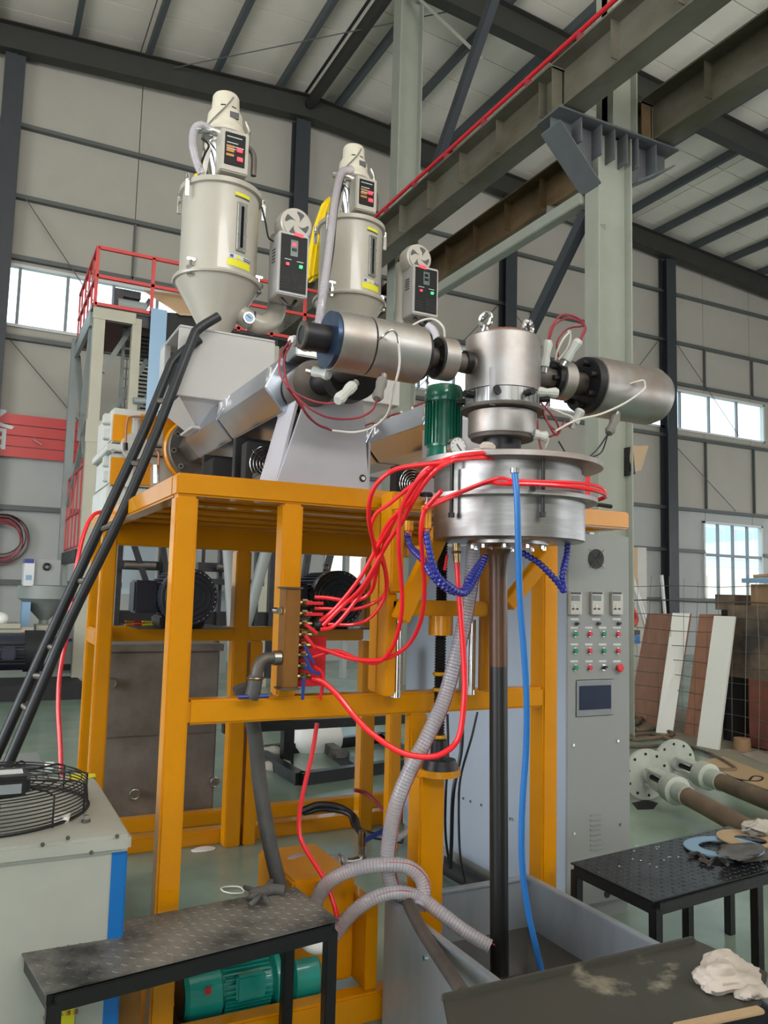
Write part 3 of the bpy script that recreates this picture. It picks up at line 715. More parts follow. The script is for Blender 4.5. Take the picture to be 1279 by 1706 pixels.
# grey heater plugs
def plug(a, b, label, w_=.019):
    a = at(*a[:2], y=a[2]); b = at(*b[:2], y=b[2]); d = b-a
    t = thing('heater_plug', a, label, 'plug')
    MB().lathe(a, d, [(.010, 0), (w_, .004), (w_*1.05, d.length*.25), (w_*.8, d.length*.5), (w_*1.1, d.length*.85), (w_*.75, d.length)], 10).build('plug_body', 'grey_wire' if 'dark' in label else 'gearwhite', t)
    MB().cyl(a-d.normalized()*.02, a, .013, n=10).build('plug_socket', 'steel', t)
plug((906, 612, 2.42), (913, 567, 2.40), 'grey heater plug standing up just right of the die head')
plug((942, 602, 2.42), (965, 566, 2.38), 'grey heater plug leaning right above the right-hand clamp ring')
plug((892, 653, 2.40), (930, 655, 2.36), 'grey heater plug lying flat below the right connecting pipe')
plug((955, 706, 2.42), (968, 682, 2.40), 'grey heater plug hanging under the face of the right barrel')
plug((1026, 694, 2.42), (1014, 722, 2.40), 'dark grey heater plug hanging below the right barrel')
plug((888, 723, 2.40), (912, 728, 2.38), 'grey heater plug low at the right of the die collar')
plug((588, 642, 2.38), (562, 668, 2.34), 'grey heater plug slanting under the left barrel')
plug((637, 632, 2.42), (628, 665, 2.38), 'dark grey heater plug hanging under the middle of the left barrel')
plug((512, 578, 2.62), (484, 566, 2.58), 'grey heater plug sticking out behind the left barrel\'s spigot')
plug((520, 618, 2.60), (550, 625, 2.55), 'grey heater plug behind the blue end plate, low')
def wires(nm, runs, r, mt, label):
    for k, R in enumerate(runs): solo(nm, MB().tube(H(R), r, 7), mt, label if isinstance(label, str) else label[k], 'wire')
wires('red_wire', [[(483, 568, 2.57), (468, 590, 2.5), (466, 620, 2.48), (485, 650, 2.47), (520, 668, 2.46), (550, 672, 2.42), (562, 668, 2.36)],
                    [(485, 572, 2.57), (473, 600, 2.5), (480, 640, 2.48), (505, 672, 2.46), (545, 695, 2.45), (590, 697, 2.42), (618, 685, 2.4), (628, 665, 2.38)],
                    [(500, 665, 2.47), (510, 690, 2.5), (530, 708, 2.6), (552, 717, 2.7)], [(478, 645, 2.46), (520, 700, 2.6), (548, 715, 2.72)]], .0038, 'red_wire', ('dark red wire in the shallow upper loop under the left barrel', 'dark red wire in the deepest loop under the left barrel', 'short dark red wire ending on the stand, upper', 'short dark red wire ending on the stand, lower'))
wires('red_wire', [[(913, 566, 2.4), (918, 545, 2.39), (935, 525, 2.38), (958, 528, 2.38), (974, 543, 2.38), (965, 566, 2.38)], [(915, 566, 2.4), (925, 540, 2.4), (950, 530, 2.38), (975, 545, 2.38), (968, 566, 2.38)], [(930, 595, 2.45), (928, 570, 2.44), (945, 548, 2.43), (972, 543, 2.4)]], .004, 'red_wire', ('dark red wire in the outer arch above the right barrel\'s plugs', 'dark red wire in the inner arch above the right barrel\'s plugs', 'dark red wire rising from the clamp ring into the arch'))
wires('red_wire', [[(895, 700, 2.42), (898, 735, 2.4), (905, 760, 2.4)], [(912, 670, 2.4), (905, 690, 2.4), (922, 715, 2.42), (938, 712, 2.42), (955, 706, 2.42)], [(900, 670, 2.4), (925, 700, 2.4), (930, 720, 2.42), (915, 728, 2.4)], [(903, 680, 2.4), (915, 710, 2.38), (928, 725, 2.4), (940, 700, 2.42)]], .0038, 'red_wire', ('dark red wire dropping straight right of the die collar', 'dark red wire running right from the die to the hanging plug', 'dark red wire curving down to the lowest plug by the die', 'dark red wire making a small bow right of the die collar'))
wires('white_lead', [[(664, 572, 2.37), (665, 610, 2.38), (655, 650, 2.42), (645, 690, 2.5), (620, 712, 2.6), (590, 720, 2.7), (552, 717, 2.75)]], .0042, 'white_wire', 'white sheathed lead hanging from the left barrel\'s probe')
wires('white_lead', [[(925, 600, 2.44), (928, 585, 2.43), (938, 565, 2.42), (950, 552, 2.42)], [(930, 600, 2.44), (945, 580, 2.43), (950, 560, 2.42), (946, 550, 2.42)], [(912, 678, 2.4), (935, 688, 2.39), (952, 695, 2.39), (955, 706, 2.4)], [(914, 730, 2.38), (908, 745, 2.4), (895, 765, 2.45), (880, 790, 2.5)]], .0042, 'white_wire', ('short white lead rising from the right clamp ring', 'bent white lead looping beside the right clamp ring', 'white lead running under the right connecting pipe', 'white lead trailing from the lowest plug onto the chamber lid'))
wires('dark_wire', [[(1013, 722, 2.4), (995, 748, 2.42), (975, 764, 2.42), (950, 764, 2.42), (930, 735, 2.42)], [(1013, 722, 2.4), (1000, 755, 2.42), (970, 762, 2.42), (940, 755, 2.42)]], .003, 'dark_steel', ('thin dark wire sagging deepest below the right barrel', 'thin dark wire sagging just above the deepest one'))
wires('white_lead', [[(672, 552, 2.75), (700, 535, 2.72), (722, 532, 2.7), (738, 545, 2.68), (741, 565, 2.68)]], .0045, 'white_wire', 'white lead arching over the left connecting pipe')
solo('cable_conduit', MB().tube(H([(712, 542, 2.68), (722, 550, 2.66), (727, 565, 2.64), (723, 580, 2.6)]), .014, 12), 'white_paint', 'short grey conduit bend above the left clamp ring', 'conduit')
solo('steel_spout', MB().tube(H([(880, 795, 2.4), (905, 775, 2.38), (925, 753, 2.34)]), .011, 12, 0), 'dull_steel', 'short steel tube lying on the chamber lid\'s right side', 'tube')
solo('paper_rag', MB().sphere(at(812, 745, y=2.42), .035, 10, (1, .6, .6)).sphere(at(795, 752, y=2.42), .025, 9, (1, .7, .5)), 'rag', 'crumpled beige rag beside the pressure gauge', 'rag')

# green lift motor and gauge
gmx = thing('lift_motor', (1.665, 2.78, 2.10), 'dark green upright finned motor left of the die head', 'motor')
gx, gy = 1.665, 2.78
MB().lathe((gx, gy, 0), (0, 0, 1), [(.088, 2.115), (.09, 2.125), (.07, 2.14), (.062, 2.19)], 32).build('foot_flange', 'green_motor', gmx)
MB().lathe((gx, gy, 0), (0, 0, 1), [(.067, 2.19), (.067, 2.375)], 32).build('body', 'green_motor', gmx)
fn = MB()
for k in range(30):
    a = math.tau*k/30; d = V((math.cos(a), math.sin(a), 0)); p = V((gx, gy, 0))+d*.071; fn.bar(p+V((0, 0, 2.20)), p+V((0, 0, 2.37)), .005, .012, d)
fn.build('cooling_fins', 'green_motor', gmx)
MB().lathe((gx, gy, 0), (0, 0, 1), [(.078, 2.372), (.08, 2.376), (.079, 2.42), (.07, 2.44), (.04, 2.45)], 32).build('fan_cowl', 'green_motor', gmx)
MB().lathe((gx, gy, 0), (0, 0, 1), [(.11, 2.08), (.11, 2.115)], 32).build('mounting_ring', 'dull_steel', gmx)
ga = thing('pressure_gauge', (1.72, 2.52, 2.19), 'round white-faced pressure gauge in front of the green motor', 'gauge')
gp = at(763, 744, y=2.36)
MB().cyl(gp+V((0, .02, 0)), gp, .034, n=28).build('case', 'chrome', ga)
MB().cyl(gp, gp+V((0, -.002, 0)), .030, n=28).build('dial', 'label_white', ga)
MB().bar(gp+V((-.008, -.004, .008)), gp+V((.014, -.004, -.018)), .003, .002, (0, 1, 0)).build('needle', 'black', ga)
for k in range(9):
    a = math.radians(225-k*33); MB().bar(gp+V((.023*math.cos(a), -.003, .023*math.sin(a))), gp+V((.027*math.cos(a), -.003, .027*math.sin(a))), .002, .001, (0, 1, 0)).build('tick', 'black', ga)
MB().cyl(gp+V((0, .02, 0)), gp+V((.0, .09, -.02)), .007, n=8).build('stem', 'brass', ga)

# ================================================================ EXTRUDERS ON THE DECK
EZ = 2.40
def hexcover(x, y0, y1, r, mt, par, nm='barrel_cover'):
    pts = [(-.5, -.62), (.5, -.62), (1, -.05), (.62, .75), (-.62, .75), (-1, -.05)]
    return MB().prism([(x+a*r, y0, EZ+b*r) for a, b in pts], (0, y1-y0, 0)).build(nm, mt, par, bevel=.004)
def clip(x, y, z, par):
    c = MB().bar((x, y, z+.03), (x-.012, y, z-.045), .014, .006, (0, 1, 0)).build('latch', 'steel_satin', par, bevel=.002)
    MB().bar((x-.006, y-.014, z+.02), (x-.006, y-.014, z-.03), .004, .004).build('latch_hook', 'steel', c)
def extruder(x, yf, ynear, label, r=.158, full=True):
    e = thing('extruder', (x, (yf+ynear)/2, 2.0), label, 'extruder')
    # gearbox flange, thrust disc with bolts
    if full:
        MB().lathe((x, yf+.02, EZ), (0, -1, 0), [(.20, 0), (.20, .05), (.19, .06)], 40).build('gearbox_flange', 'yellow', e)
    MB().lathe((x, yf-.035, EZ), (0, -1, 0), [(.185, 0), (.185, .05), (.178, .056), (.09, .058)], 40).build('thrust_disc', 'dull_steel' if full else 'dark_steel', e)
    for k in range(10):
        a = math.tau*k/10+.15; p = V((x+.158*math.cos(a), yf-.088, EZ+.158*math.sin(a)))
        b_ = MB().cyl(p, p+V((0, -.014, 0)), .016, n=12).build('bolt', 'steel', e); MB().cyl(p+V((0, -.0141, 0)), p+V((0, -.016, 0)), .008, n=6).build('bolt_socket', 'black', b_)
    L = yf-.16-ynear
    cuts = [yf-.10, yf-.10-L*.17, yf-.10-L*.58, ynear]
    for i in range(3):
        a, b = cuts[i+1]+.012, cuts[i]-.012
        hexcover(x, a, b, r*(.88 if i == 0 else 1), 'alu' if i else 'steel', e)
        hexcover(x, b+.001, b+.022, r*(.83 if i == 0 else .93), 'dark_steel', e, 'joint_band')
        if i:
            for y in (a+.035, b-.035): clip(x-r*.80, y, EZ+r*.36, e)
    return e, cuts
e1, c1_ = extruder(1.13, 4.70, 2.98, 'left extruder barrel with hexagonal aluminium covers and bolted grey disc')
MB().lathe((1.13, 2.98, EZ), (0, -1, 0), [(.09, 0), (.09, .12)], 32).build('barrel_end', 'dull_steel', e1)
MB().lathe((1.235, 2.80, 2.425), (0, -1, 0), [(.02, .0), (.105, 0), (.105, .075), (.02, .076)], 32).build('adapter_disc', 'dark_steel', e1)
MB().cyl((1.15, 2.9, EZ), (1.22, 2.6, 2.44), .05, n=24).build('adapter_pipe', 'dark_steel', e1)
for k in range(2): MB().box(1.00+.0*k, 1.30, 3.45+.55*k, 3.50+.55*k, 2.0, 2.27).build('barrel_support', 'black', e1, bevel=.004)
e2, c2_ = extruder(2.0, 4.80, 3.25, 'right extruder barrel with aluminium covers, mostly behind the green motor')
MB().box(1.86, 1.875, 3.15, 3.30, 2.0, 2.42).box(1.875, 2.14, 3.16, 3.17, 2.0, 2.42).build('end_bracket', 'white_paint', e2, bevel=.003)
for k in range(9):
    y = 3.35+k*.12; MB().tube([(1.95, y, 2.50), (1.96, y, 2.545), (1.98, y+.03, 2.56), (2.02, y+.05, 2.53)], .005, 6).build('heater_lead', 'white_wire', e2)
for k in range(3): MB().tube([(1.97, 3.3+k*.3, 2.5), (1.94, 3.4+k*.3, 2.54), (1.95, 3.55+k*.3, 2.55)], .006, 6).build('heater_lead', 'red_wire', e2)
MB().tube([(1.97, 3.36, 2.50), (1.93, 3.40, 2.64), (1.97, 3.44, 2.65)], .004, 6).build('thermocouple', 'chrome', e2)
# black barrel fans under the covers
def barrel_fan(x, y, z, label):
    t = thing('cooling_fan', (x, y, z-.1), label, 'fan')
    MB().box(x-.09, x+.09, y, y+.08, z-.1, z+.09).build('fan_box', 'black_matte', t, bevel=.005)
    for k in range(5): MB().torus((x, y-.006, z), (0, 1, 0), .02+.014*k, .0018, 24, 5).build('guard_ring', 'chrome', t)
    MB().bar((x-.07, y-.008, z-.05), (x+.07, y-.008, z+.05), .003, .003).bar((x-.07, y-.008, z+.05), (x+.07, y-.008, z-.05), .003, .003).build('guard_cross', 'chrome', t)
barrel_fan(1.08, 3.25, 2.13, 'small black fan with chrome guard under the left extruder barrel')
barrel_fan(1.95, 3.55, 2.15, 'small black fan under the right extruder barrel')
solo('junction_box', MB().box(.98, 1.08, 3.75, 3.95, 2.01, 2.22), 'black_matte', 'black junction box on the deck behind the left barrel fan', 'box', bevel=.006)
# support stand
sd = thing('barrel_stand', (1.2, 2.9, 2.005), 'pale lilac-grey tapered steel stand on the deck under the left barrel', 'stand')
MB().prism([(1.00, 2.88, 2.006), (1.385, 2.88, 2.006), (1.36, 2.88, 2.28), (1.33, 2.88, 2.47), (1.10, 2.88, 2.47), (1.09, 2.88, 2.30)], (0, .015, 0)).build('front_plate', 'white_paint', sd, bevel=.002)
MB().prism([(1.00, 2.896, 2.006), (1.0, 3.12, 2.006), (1.10, 3.12, 2.40), (1.10, 2.896, 2.47)], (.012, 0, 0)).build('side_plate', 'white_paint', sd)
MB().box(1.385, 1.395, 2.896, 3.12, 2.006, 2.2).build('side_plate', 'white_paint', sd)
MB().torus((1.355, 2.878, 2.05), (0, 1, 0), .012, .003, 16).build('slot', 'black', sd); MB().cyl((1.355, 2.885, 2.05), (1.355, 2.872, 2.05), .009, n=6).build('bolt', 'chrome', sd)
solo('clamp_block', MB().box(1.05, 1.15, 2.86, 2.98, 2.50, 2.56), 'steel', 'small steel block standing on the barrel end behind the blue end plate', 'block', bevel=.004)
for a, b, lb in (((430, 797, 3.2), (412, 783, 3.5), 'short grey pipe lying on the deck edge, left one'), ((476, 787, 2.95), (430, 800, 3.2), 'short grey pipe lying on the deck edge beside the stand')):
    solo('loose_pipe', MB().tube([at(*b[:2], y=b[2]), at(*a[:2], y=a[2])], .019, 14, 0), 'dull_steel', lb, 'pipe')

# gearbox with yellow recessed panels
GY = 4.74
gb = thing('gearbox', (.95, 5.1, 2.006), 'white gearbox of stacked ribbed blocks with recessed yellow panels', 'gearbox')
def px(u, v, y=GY): return at(u, v, y=y)
def pbox(u0, u1, v0, v1, y, dep, nm, mt, par, bv=.006):
    um, vm = (u0+u1)/2, (v0+v1)/2
    a = at(u0, vm, y=y); b = at(u1, vm, y=y); c = at(um, v0, y=y); d = at(um, v1, y=y)
    return MB().box(a.x, b.x, y, y+dep, d.z, c.z).build(nm, mt, par, bevel=bv)
pbox(186, 318, 686, 742, GY, .6, 'upper_block', 'gearwhite', gb, .01)
pbox(178, 318, 745, 757, GY-.02, .64, 'split_flange', 'gearwhite', gb, .004)
pbox(183, 318, 760, 812, GY, .6, 'lower_block', 'gearwhite', gb, .01)
pbox(176, 318, 814, 865, GY+.02, .6, 'base_block', 'gearwhite', gb, .006)
for a in ((188, 219, 691, 736), (233, 262, 691, 732), (272, 296, 697, 738), (184, 208, 762, 808), (226, 252, 770, 808)):
    pbox(*a, GY-.004, .01, 'recessed_panel', 'yellow', gb, .003)
for a in ((221, 230, 692, 740), (210, 222, 762, 812)): pbox(*a, GY-.02, .02, 'rib', 'gearwhite', gb, .003)
for v in (745, 800): 
    p = px(170, v, GY+.1)
for k in range(4):
    p = px(188+k*38, 751, GY-.035); MB().cyl(p, p+V((0, .016, 0)), .012, n=6).build('bolt', 'steel', gb)
p = px(223, 745); MB().cyl(p+V((0, .02, 0)), p+V((0, -.05, 0)), .075, n=28).build('round_cover', 'gearwhite', gb)
MB().tube(H([(209, 742, GY-.09), (211, 705, GY-.05), (220, 694, GY-.04), (262, 697, GY-.04), (312, 703, GY-.04)]), .007, 8).build('oil_pipe', 'copper', gb)
MB().tube(H([(246, 752, GY-.05), (262, 752, GY-.05), (264, 770, GY-.05), (262, 800, GY-.05)]), .007, 8).build('oil_pipe', 'copper', gb)
MB().cyl(px(260, 775, GY-.05), px(260, 805, GY-.05), .016, n=10).build('sight_glass', 'chrome', gb)
MB().cyl(px(209, 738, GY-.09), px(209, 750, GY-.09), .013, n=10).build('fitting', 'dark_steel', gb)
for v in (700, 725, 770, 795):
    p = px(180, v, GY+.1); MB().box(p.x-.03, p.x+.02, GY+.05, GY+.12, p.z-.03, p.z+.03).build('side_lug', 'gearwhite', gb, bevel=.005)

# ---------------------------------------------------------------- hopper dryers
def hopper(hx, hy, zt, sc, label, glabel):
    "zt: lid height; sc: scale"
    h = thing('hopper_dryer', (hx, hy, 2.5), label, 'hopper', glabel)
    def L(nm, prof, mt, n=56, par=None, **k): return MB().lathe((hx, hy, zt), (0, 0, 1), [(r*sc, z*sc) for r, z in prof], n, **k).build(nm, mt, par or h)
    L('barrel', [(.205, -.515), (.205, -.03)], 'cream')
    L('lid', [(.214, -.045), (.222, -.042), (.222, -.015), (.21, -.010), (.17, .004), (.05, .012)], 'cream')
    L('flange', [(.20, -.540), (.236, -.537), (.24, -.527), (.236, -.515), (.2, -.513)], 'cream')
    L('cone', [(.062, -.815), (.075, -.795), (.222, -.537)], 'cream')
    L('outlet', [(.062, -.865), (.062, -.815)], 'cream'); L('outlet_flange', [(.09, -.87), (.10, -.865), (.10, -.85), (.06, -.845)], 'steel')
    # sight glass (faces the camera side)
    fa = math.radians(-72)
    d = V((math.cos(fa), math.sin(fa), 0)); x = V((-d.y, d.x, 0))
    def P(s, o, z): return V((hx, hy, zt)) + d*(.205*sc+o) + x*s + V((0, 0, z*sc))
    q = MB().quadbox([P(-.030*sc, -.01, -.40), P(.030*sc, -.01, -.40), P(.030*sc, .008, -.40), P(-.030*sc, .008, -.40), P(-.030*sc, -.01, -.13), P(.030*sc, -.01, -.13), P(.030*sc, .008, -.13), P(-.030*sc, .008, -.13)]).build('sight_glass_frame', 'steel', h, bevel=.004)
    MB().quadbox([P(-.009*sc, 0, -.38), P(.009*sc, 0, -.38), P(.009*sc, .011, -.38), P(-.009*sc, .011, -.38), P(-.009*sc, 0, -.15), P(.009*sc, 0, -.15), P(.009*sc, .011, -.15), P(-.009*sc, .011, -.15)]).build('sight_glass', 'glass_dark', q, bevel=.003)
    for s in (-.024, .024):
        for z in (-.39, -.31, -.22, -.14): MB().cyl(P(s*sc, .006, z), P(s*sc, .013, z), .004, n=6).build('screw', 'chrome', q)
    def st(s0, s1, z0, z1, mt, par=h, o=.0):
        n = 6; m_ = MB()
        r0, r1 = .2055*sc+o, .207*sc+o
        for k in range(n):
            a, b = fa+(s0+(s1-s0)*k/n)/.205, fa+(s0+(s1-s0)*(k+1)/n)/.205
            c = V((hx, hy, zt)); e = [c+V((math.cos(t)*r, math.sin(t)*r, z*sc)) for z in (z0, z1) for t, r in ((a, r1), (b, r1), (b, r0), (a, r0))]
            m_.quadbox(e)
        return m_.build('sticker', mt, par, smooth=False)
    st(-.045, .045, -.098, -.08, 'label_yellow'); st(-.045, .045, -.107, -.099, 'label_ink')
    w_ = st(-.065, .07, -.445, -.42, 'label_white')
    st(.02, .07, -.441, -.436, 'label_ink', w_, .002); st(.02, .07, -.430, -.426, 'label_ink', w_, .002); st(-.058, -.04, -.440, -.425, 'blue_handle', w_, .002); st(-.02, 0, -.440, -.425, 'label_yellow', w_, .002)
    st(-.072, .07, -.485, -.447, 'label_yellow')
    # clamps
    for a in (-.1, 2.6, 3.6): 
        c = V((hx, hy, zt))+V((math.cos(a), math.sin(a), 0))*.235*sc
        t_ = MB().bar(c+V((0, 0, -.02)), c+V((0, 0, -.12*sc)), .022, .012).cyl(c+V((0, 0, -.03)), c+V((0, 0, .0)), .013, n=8).build('toggle_latch', 'chrome', h, bevel=.002)
    for a in (-2.5, -.35, .9):
        c = V((hx, hy, zt))+V((math.cos(a), math.sin(a), 0))*.222*sc+V((0, 0, -.525*sc))
        t_ = MB().cyl(c+V((0, 0, -.025)), c+V((0, 0, .055)), .008, n=10).cyl(c+V((0, 0, -.03)), c+V((0, 0, -.018)), .018, n=8).cyl(c+V((0, 0, .0)), c+V((0, 0, .02)), .022, n=10).build('swing_bolt', 'chrome', h)
        MB().bar(c+V((-.022, 0, .06)), c+V((.022, 0, .06)), .012, .014).build('wing_nut', 'chrome', t_, bevel=.003)
    # box under the cone
    a, b = hx-.24*sc, hx+.26*sc; f = hy-.24*sc
    zb0, zb1 = zt-1.215*sc, zt-.87*sc
    MB().prism([(a, f, zb0), (b, f, zb0), (b, f, zb1), (a, f, zb1)], (0, .02, 0)).build('box_front', 'white_box', h, bevel=.003)
    MB().box(b-.02, b, f+.02, hy+.22*sc, zb0, zb1).build('box_side', 'white_box', h)
    MB().box(a, b, f, hy+.22*sc, zb1, zb1+.015).build('box_top', 'white_box', h, bevel=.004)
    MB().box(a, a+.03, hy+.10*sc, hy+.22*sc, zb0, zb1).build('box_side', 'white_box', h)
    k = MB(); t0 = [(a+.02, f+.02, zb0), (b-.02, f+.02, zb0), (b-.02, hy+.2*sc, zb0), (a+.02, hy+.2*sc, zb0)]; r_ = .10*sc
    zz = zb0-.12*sc
    k.quadbox([(hx-r_, hy-r_, zz), (hx+r_, hy-r_, zz), (hx+r_, hy+r_, zz), (hx-r_, hy+r_, zz)]+t0); k.build('feed_funnel', 'white_box', h)
    MB().box(hx-r_*1.3, hx+r_*1.3, hy-r_*1.3, hy+r_*1.3, zz-.015, zz).build('funnel_flange', 'white_box', h, bevel=.003)
    MB().box(hx-r_*.7, hx+r_*.7, hy-r_*.7, hy+r_*.7, EZ+.08, zz-.015).build('throat', 'alu', h, bevel=.003)
    return h
HX1, HY1, ZT1 = 1.075, 4.2, 3.76
HX2, HY2, ZT2 = 1.955, 4.42, 3.865
hopper(HX1, HY1, ZT1, 1, 'larger cream hopper dryer with sight glass, standing at the left', None)
hopper(HX2, HY2, ZT2, .95, 'smaller cream hopper dryer on the right, behind the left steel barrel', None)

def loader(hx, hy, zt, sc, label):
    t = thing('vacuum_loader', (hx, hy, zt), label, 'loader')
    c = (hx+.0*sc, hy, zt+.025)
    def L(nm, prof, mt): return MB().lathe(c, (0, 0, 1), [(r*sc, z*sc) for r, z in prof], 36).build(nm, mt, t)
    L('chrome_cone', [(.06, .0), (.075, .08), (.115, .20), (.115, .265)], 'chrome')
    L('rim', [(.12, .262), (.125, .27), (.12, .282)], 'steel')
    L('lower_cap', [(.12, .283), (.122, .30), (.105, .335)], 'cream_motor')
    L('motor_skirt', [(.098, .33), (.100, .34), (.094, .41), (.082, .43)], 'cream_motor')
    L('motor_cap', [(.075, .425), (.077, .43), (.073, .515), (.066, .527), (.03, .532)], 'cream_motor')
    for a in (-2.0, -1.2): MB().bar((c[0]+.0755*sc*math.cos(a-.18), c[1]+.0755*sc*math.sin(a-.18), c[2]+.437*sc), (c[0]+.0755*sc*math.cos(a+.18), c[1]+.0755*sc*math.sin(a+.18), c[2]+.437*sc), .006, .007).build('vent_slot', 'black', t)
    MB().box(c[0]-.0*sc, c[0]+.05*sc, c[1]-.099*sc, c[1]-.09*sc, c[2]+.36*sc, c[2]+.395*sc).build('nameplate', 'label_ink', t)
    MB().tube([V(c)+V((.02, -.08, .49))*sc, V(c)+V((-.02, -.10, .42))*sc, V(c)+V((-.09, -.07, .33))*sc, V(c)+V((-.13, -.05, .26))*sc], .004, 6).build('motor_lead', 'grey_wire', t)
    # control box
    bx_ = (c[0]-.072*sc, c[0]+.078*sc, hy-.22*sc, hy-.11*sc, zt+.012, zt+.245*sc)
    b = MB().box(*bx_).build('control_box', 'cream', t, bevel=.006)
    pn = MB().box(bx_[0]+.02, bx_[1]-.02, bx_[2]-.004, bx_[2], bx_[4]+.035, bx_[5]-.02).build('panel', 'panel_black', b, bevel=.002)
    w_ = bx_[1]-bx_[0]
    for fx, fz, m_ in ((.66, .38, 'red_led'), (.68, .17, 'red_led')):
        x, z = bx_[0]+w_*fx, bx_[4]+.035+(bx_[5]-bx_[4])*fz; tag(MB().box(x-.016, x+.016, bx_[2]-.010, bx_[2]-.003, z-.012, z+.012).build('switch', m_, b, bevel=.002))
    for fz in (.40, .30, .2): MB().box(bx_[0]+.028, bx_[0]+.07, bx_[2]-.006, bx_[2]-.004, bx_[4]+.035+(bx_[5]-bx_[4])*fz, bx_[4]+.036+(bx_[5]-bx_[4])*fz+.012).build('print_box', 'bronze', b)
    for fz, wd in ((.80, .08), (.66, .06), (.58, .09), (.52, .05)): MB().box(bx_[0]+.03, bx_[0]+.03+wd*sc, bx_[2]-.0055, bx_[2]-.004, bx_[4]+(bx_[5]-bx_[4])*fz, bx_[4]+(bx_[5]-bx_[4])*fz+.004).build('print_line', 'label_white', b)
    # latch handle, suction elbow and filter
    MB().tube([V(c)+V((.09, -.09, .36))*sc, V(c)+V((.11, -.10, .30))*sc, V(c)+V((.105, -.095, .22))*sc], .008, 8).build('latch_handle', 'chrome', t)
    MB().tube([V(c)+V((.02, -.1, .235))*sc, V(c)+V((-.10, -.10, .25))*sc, V(c)+V((-.17, -.06, .26))*sc], .022*sc, 14).build('suction_elbow', 'chrome', t)
    MB().tube([V(c)+V((.12, .0, .28))*sc, V(c)+V((.16, -.03, .22))*sc, V(c)+V((.165, -.03, .10))*sc], .016*sc, 10).build('air_pipe', 'dull_steel', t)
    MB().bar(V(c)+V((-.13, -.06, .0)), V(c)+V((-.10, -.06, .20*sc)), .012, .04).build('side_strut', 'chrome', t)
    MB().tube([V(c)+V((-.14, -.07, .21)), V(c)+V((-.11, -.11, .16)), V(c)+V((-.13, -.1, .1)), V(c)+V((-.15, -.08, .0))], .006, 6).build('cable', 'black', t)
    return t
loader(HX1, HY1, ZT1, 1, 'vacuum loader with chrome cone and cream motor on the left hopper lid')
loader(HX2, HY2, ZT2, .92, 'vacuum loader with chrome cone and cream motor on the right hopper lid')
def chose(pts, r, label, nm='clear_hose', turns=True, stripe=True):
    t = thing(nm, H(pts)[0], label, 'hose')
    P = smooth_path(H(pts), 10)
    MB().tube(P, r, 14, 0).build('hose_wall', 'clear_hose', t)
    # spiral reinforcement
    L = [0]
    for a, b in zip(P[:-1], P[1:]): L.append(L[-1]+(b-a).length)
    d = 0; j = 0; m_ = MB(); pitch = max(.011, r*.42)
    while d < L[-1]:
        while j < len(L)-2 and L[j+1] < d: j += 1
        f = (d-L[j])/max(1e-6, L[j+1]-L[j]); p = P[j].lerp(P[j+1], f); m_.torus(p, (P[j+1]-P[j]), r*.97, r*.07, 14, 4); d += pitch
    tag(m_.build('spiral_wire', 'hose_spiral', t), kind='stuff')
    if stripe:
        off = []
        for i, p in enumerate(P):
            dr = (P[min(i+1, len(P)-1)]-P[max(i-1, 0)]).normalized(); s_ = dr.cross(V((0, 1, 0))).normalized(); off.append(p-V((0, r*.85, 0))+s_*r*.5)
        MB().tube(off, r*.09, 5, 0).build('red_stripe', 'red_wire', t)
    return t
chose([(352, 218, 4.1), (336, 209, 4.1), (324, 216, 4.1), (321, 240, 4.1), (327, 268, 4.1), (336, 290, 4.1)], .022, 'short clear ribbed hose curling down the left loader', stripe=False)
chose([(585, 283, 4.25), (568, 290, 4.22), (558, 330, 4.1), (552, 380, 4.0), (546, 430, 3.95), (538, 490, 3.9), (531, 540, 3.9), (528, 570, 3.9)], .024, 'long clear ribbed hose running down the front of the right hopper', stripe=False)
def sack(pts, y, dep, label):
    o = MB().prism([at(u, v, y=y) for u, v in pts], (0, dep, 0))
    solo('yellow_sack', o, 'sack', label, 'sack', bevel=.02)
sack([(322, 292), (330, 282), (342, 284), (348, 300), (330, 305)], 4.55, .1, 'scrap of yellow sack showing behind the left hopper lid')
sack([(553, 322), (545, 330), (531, 370), (523, 410), (517, 455), (520, 465), (538, 458), (560, 380), (566, 350), (563, 330)], 4.62, .12, 'big yellow sack draped behind the right hopper')
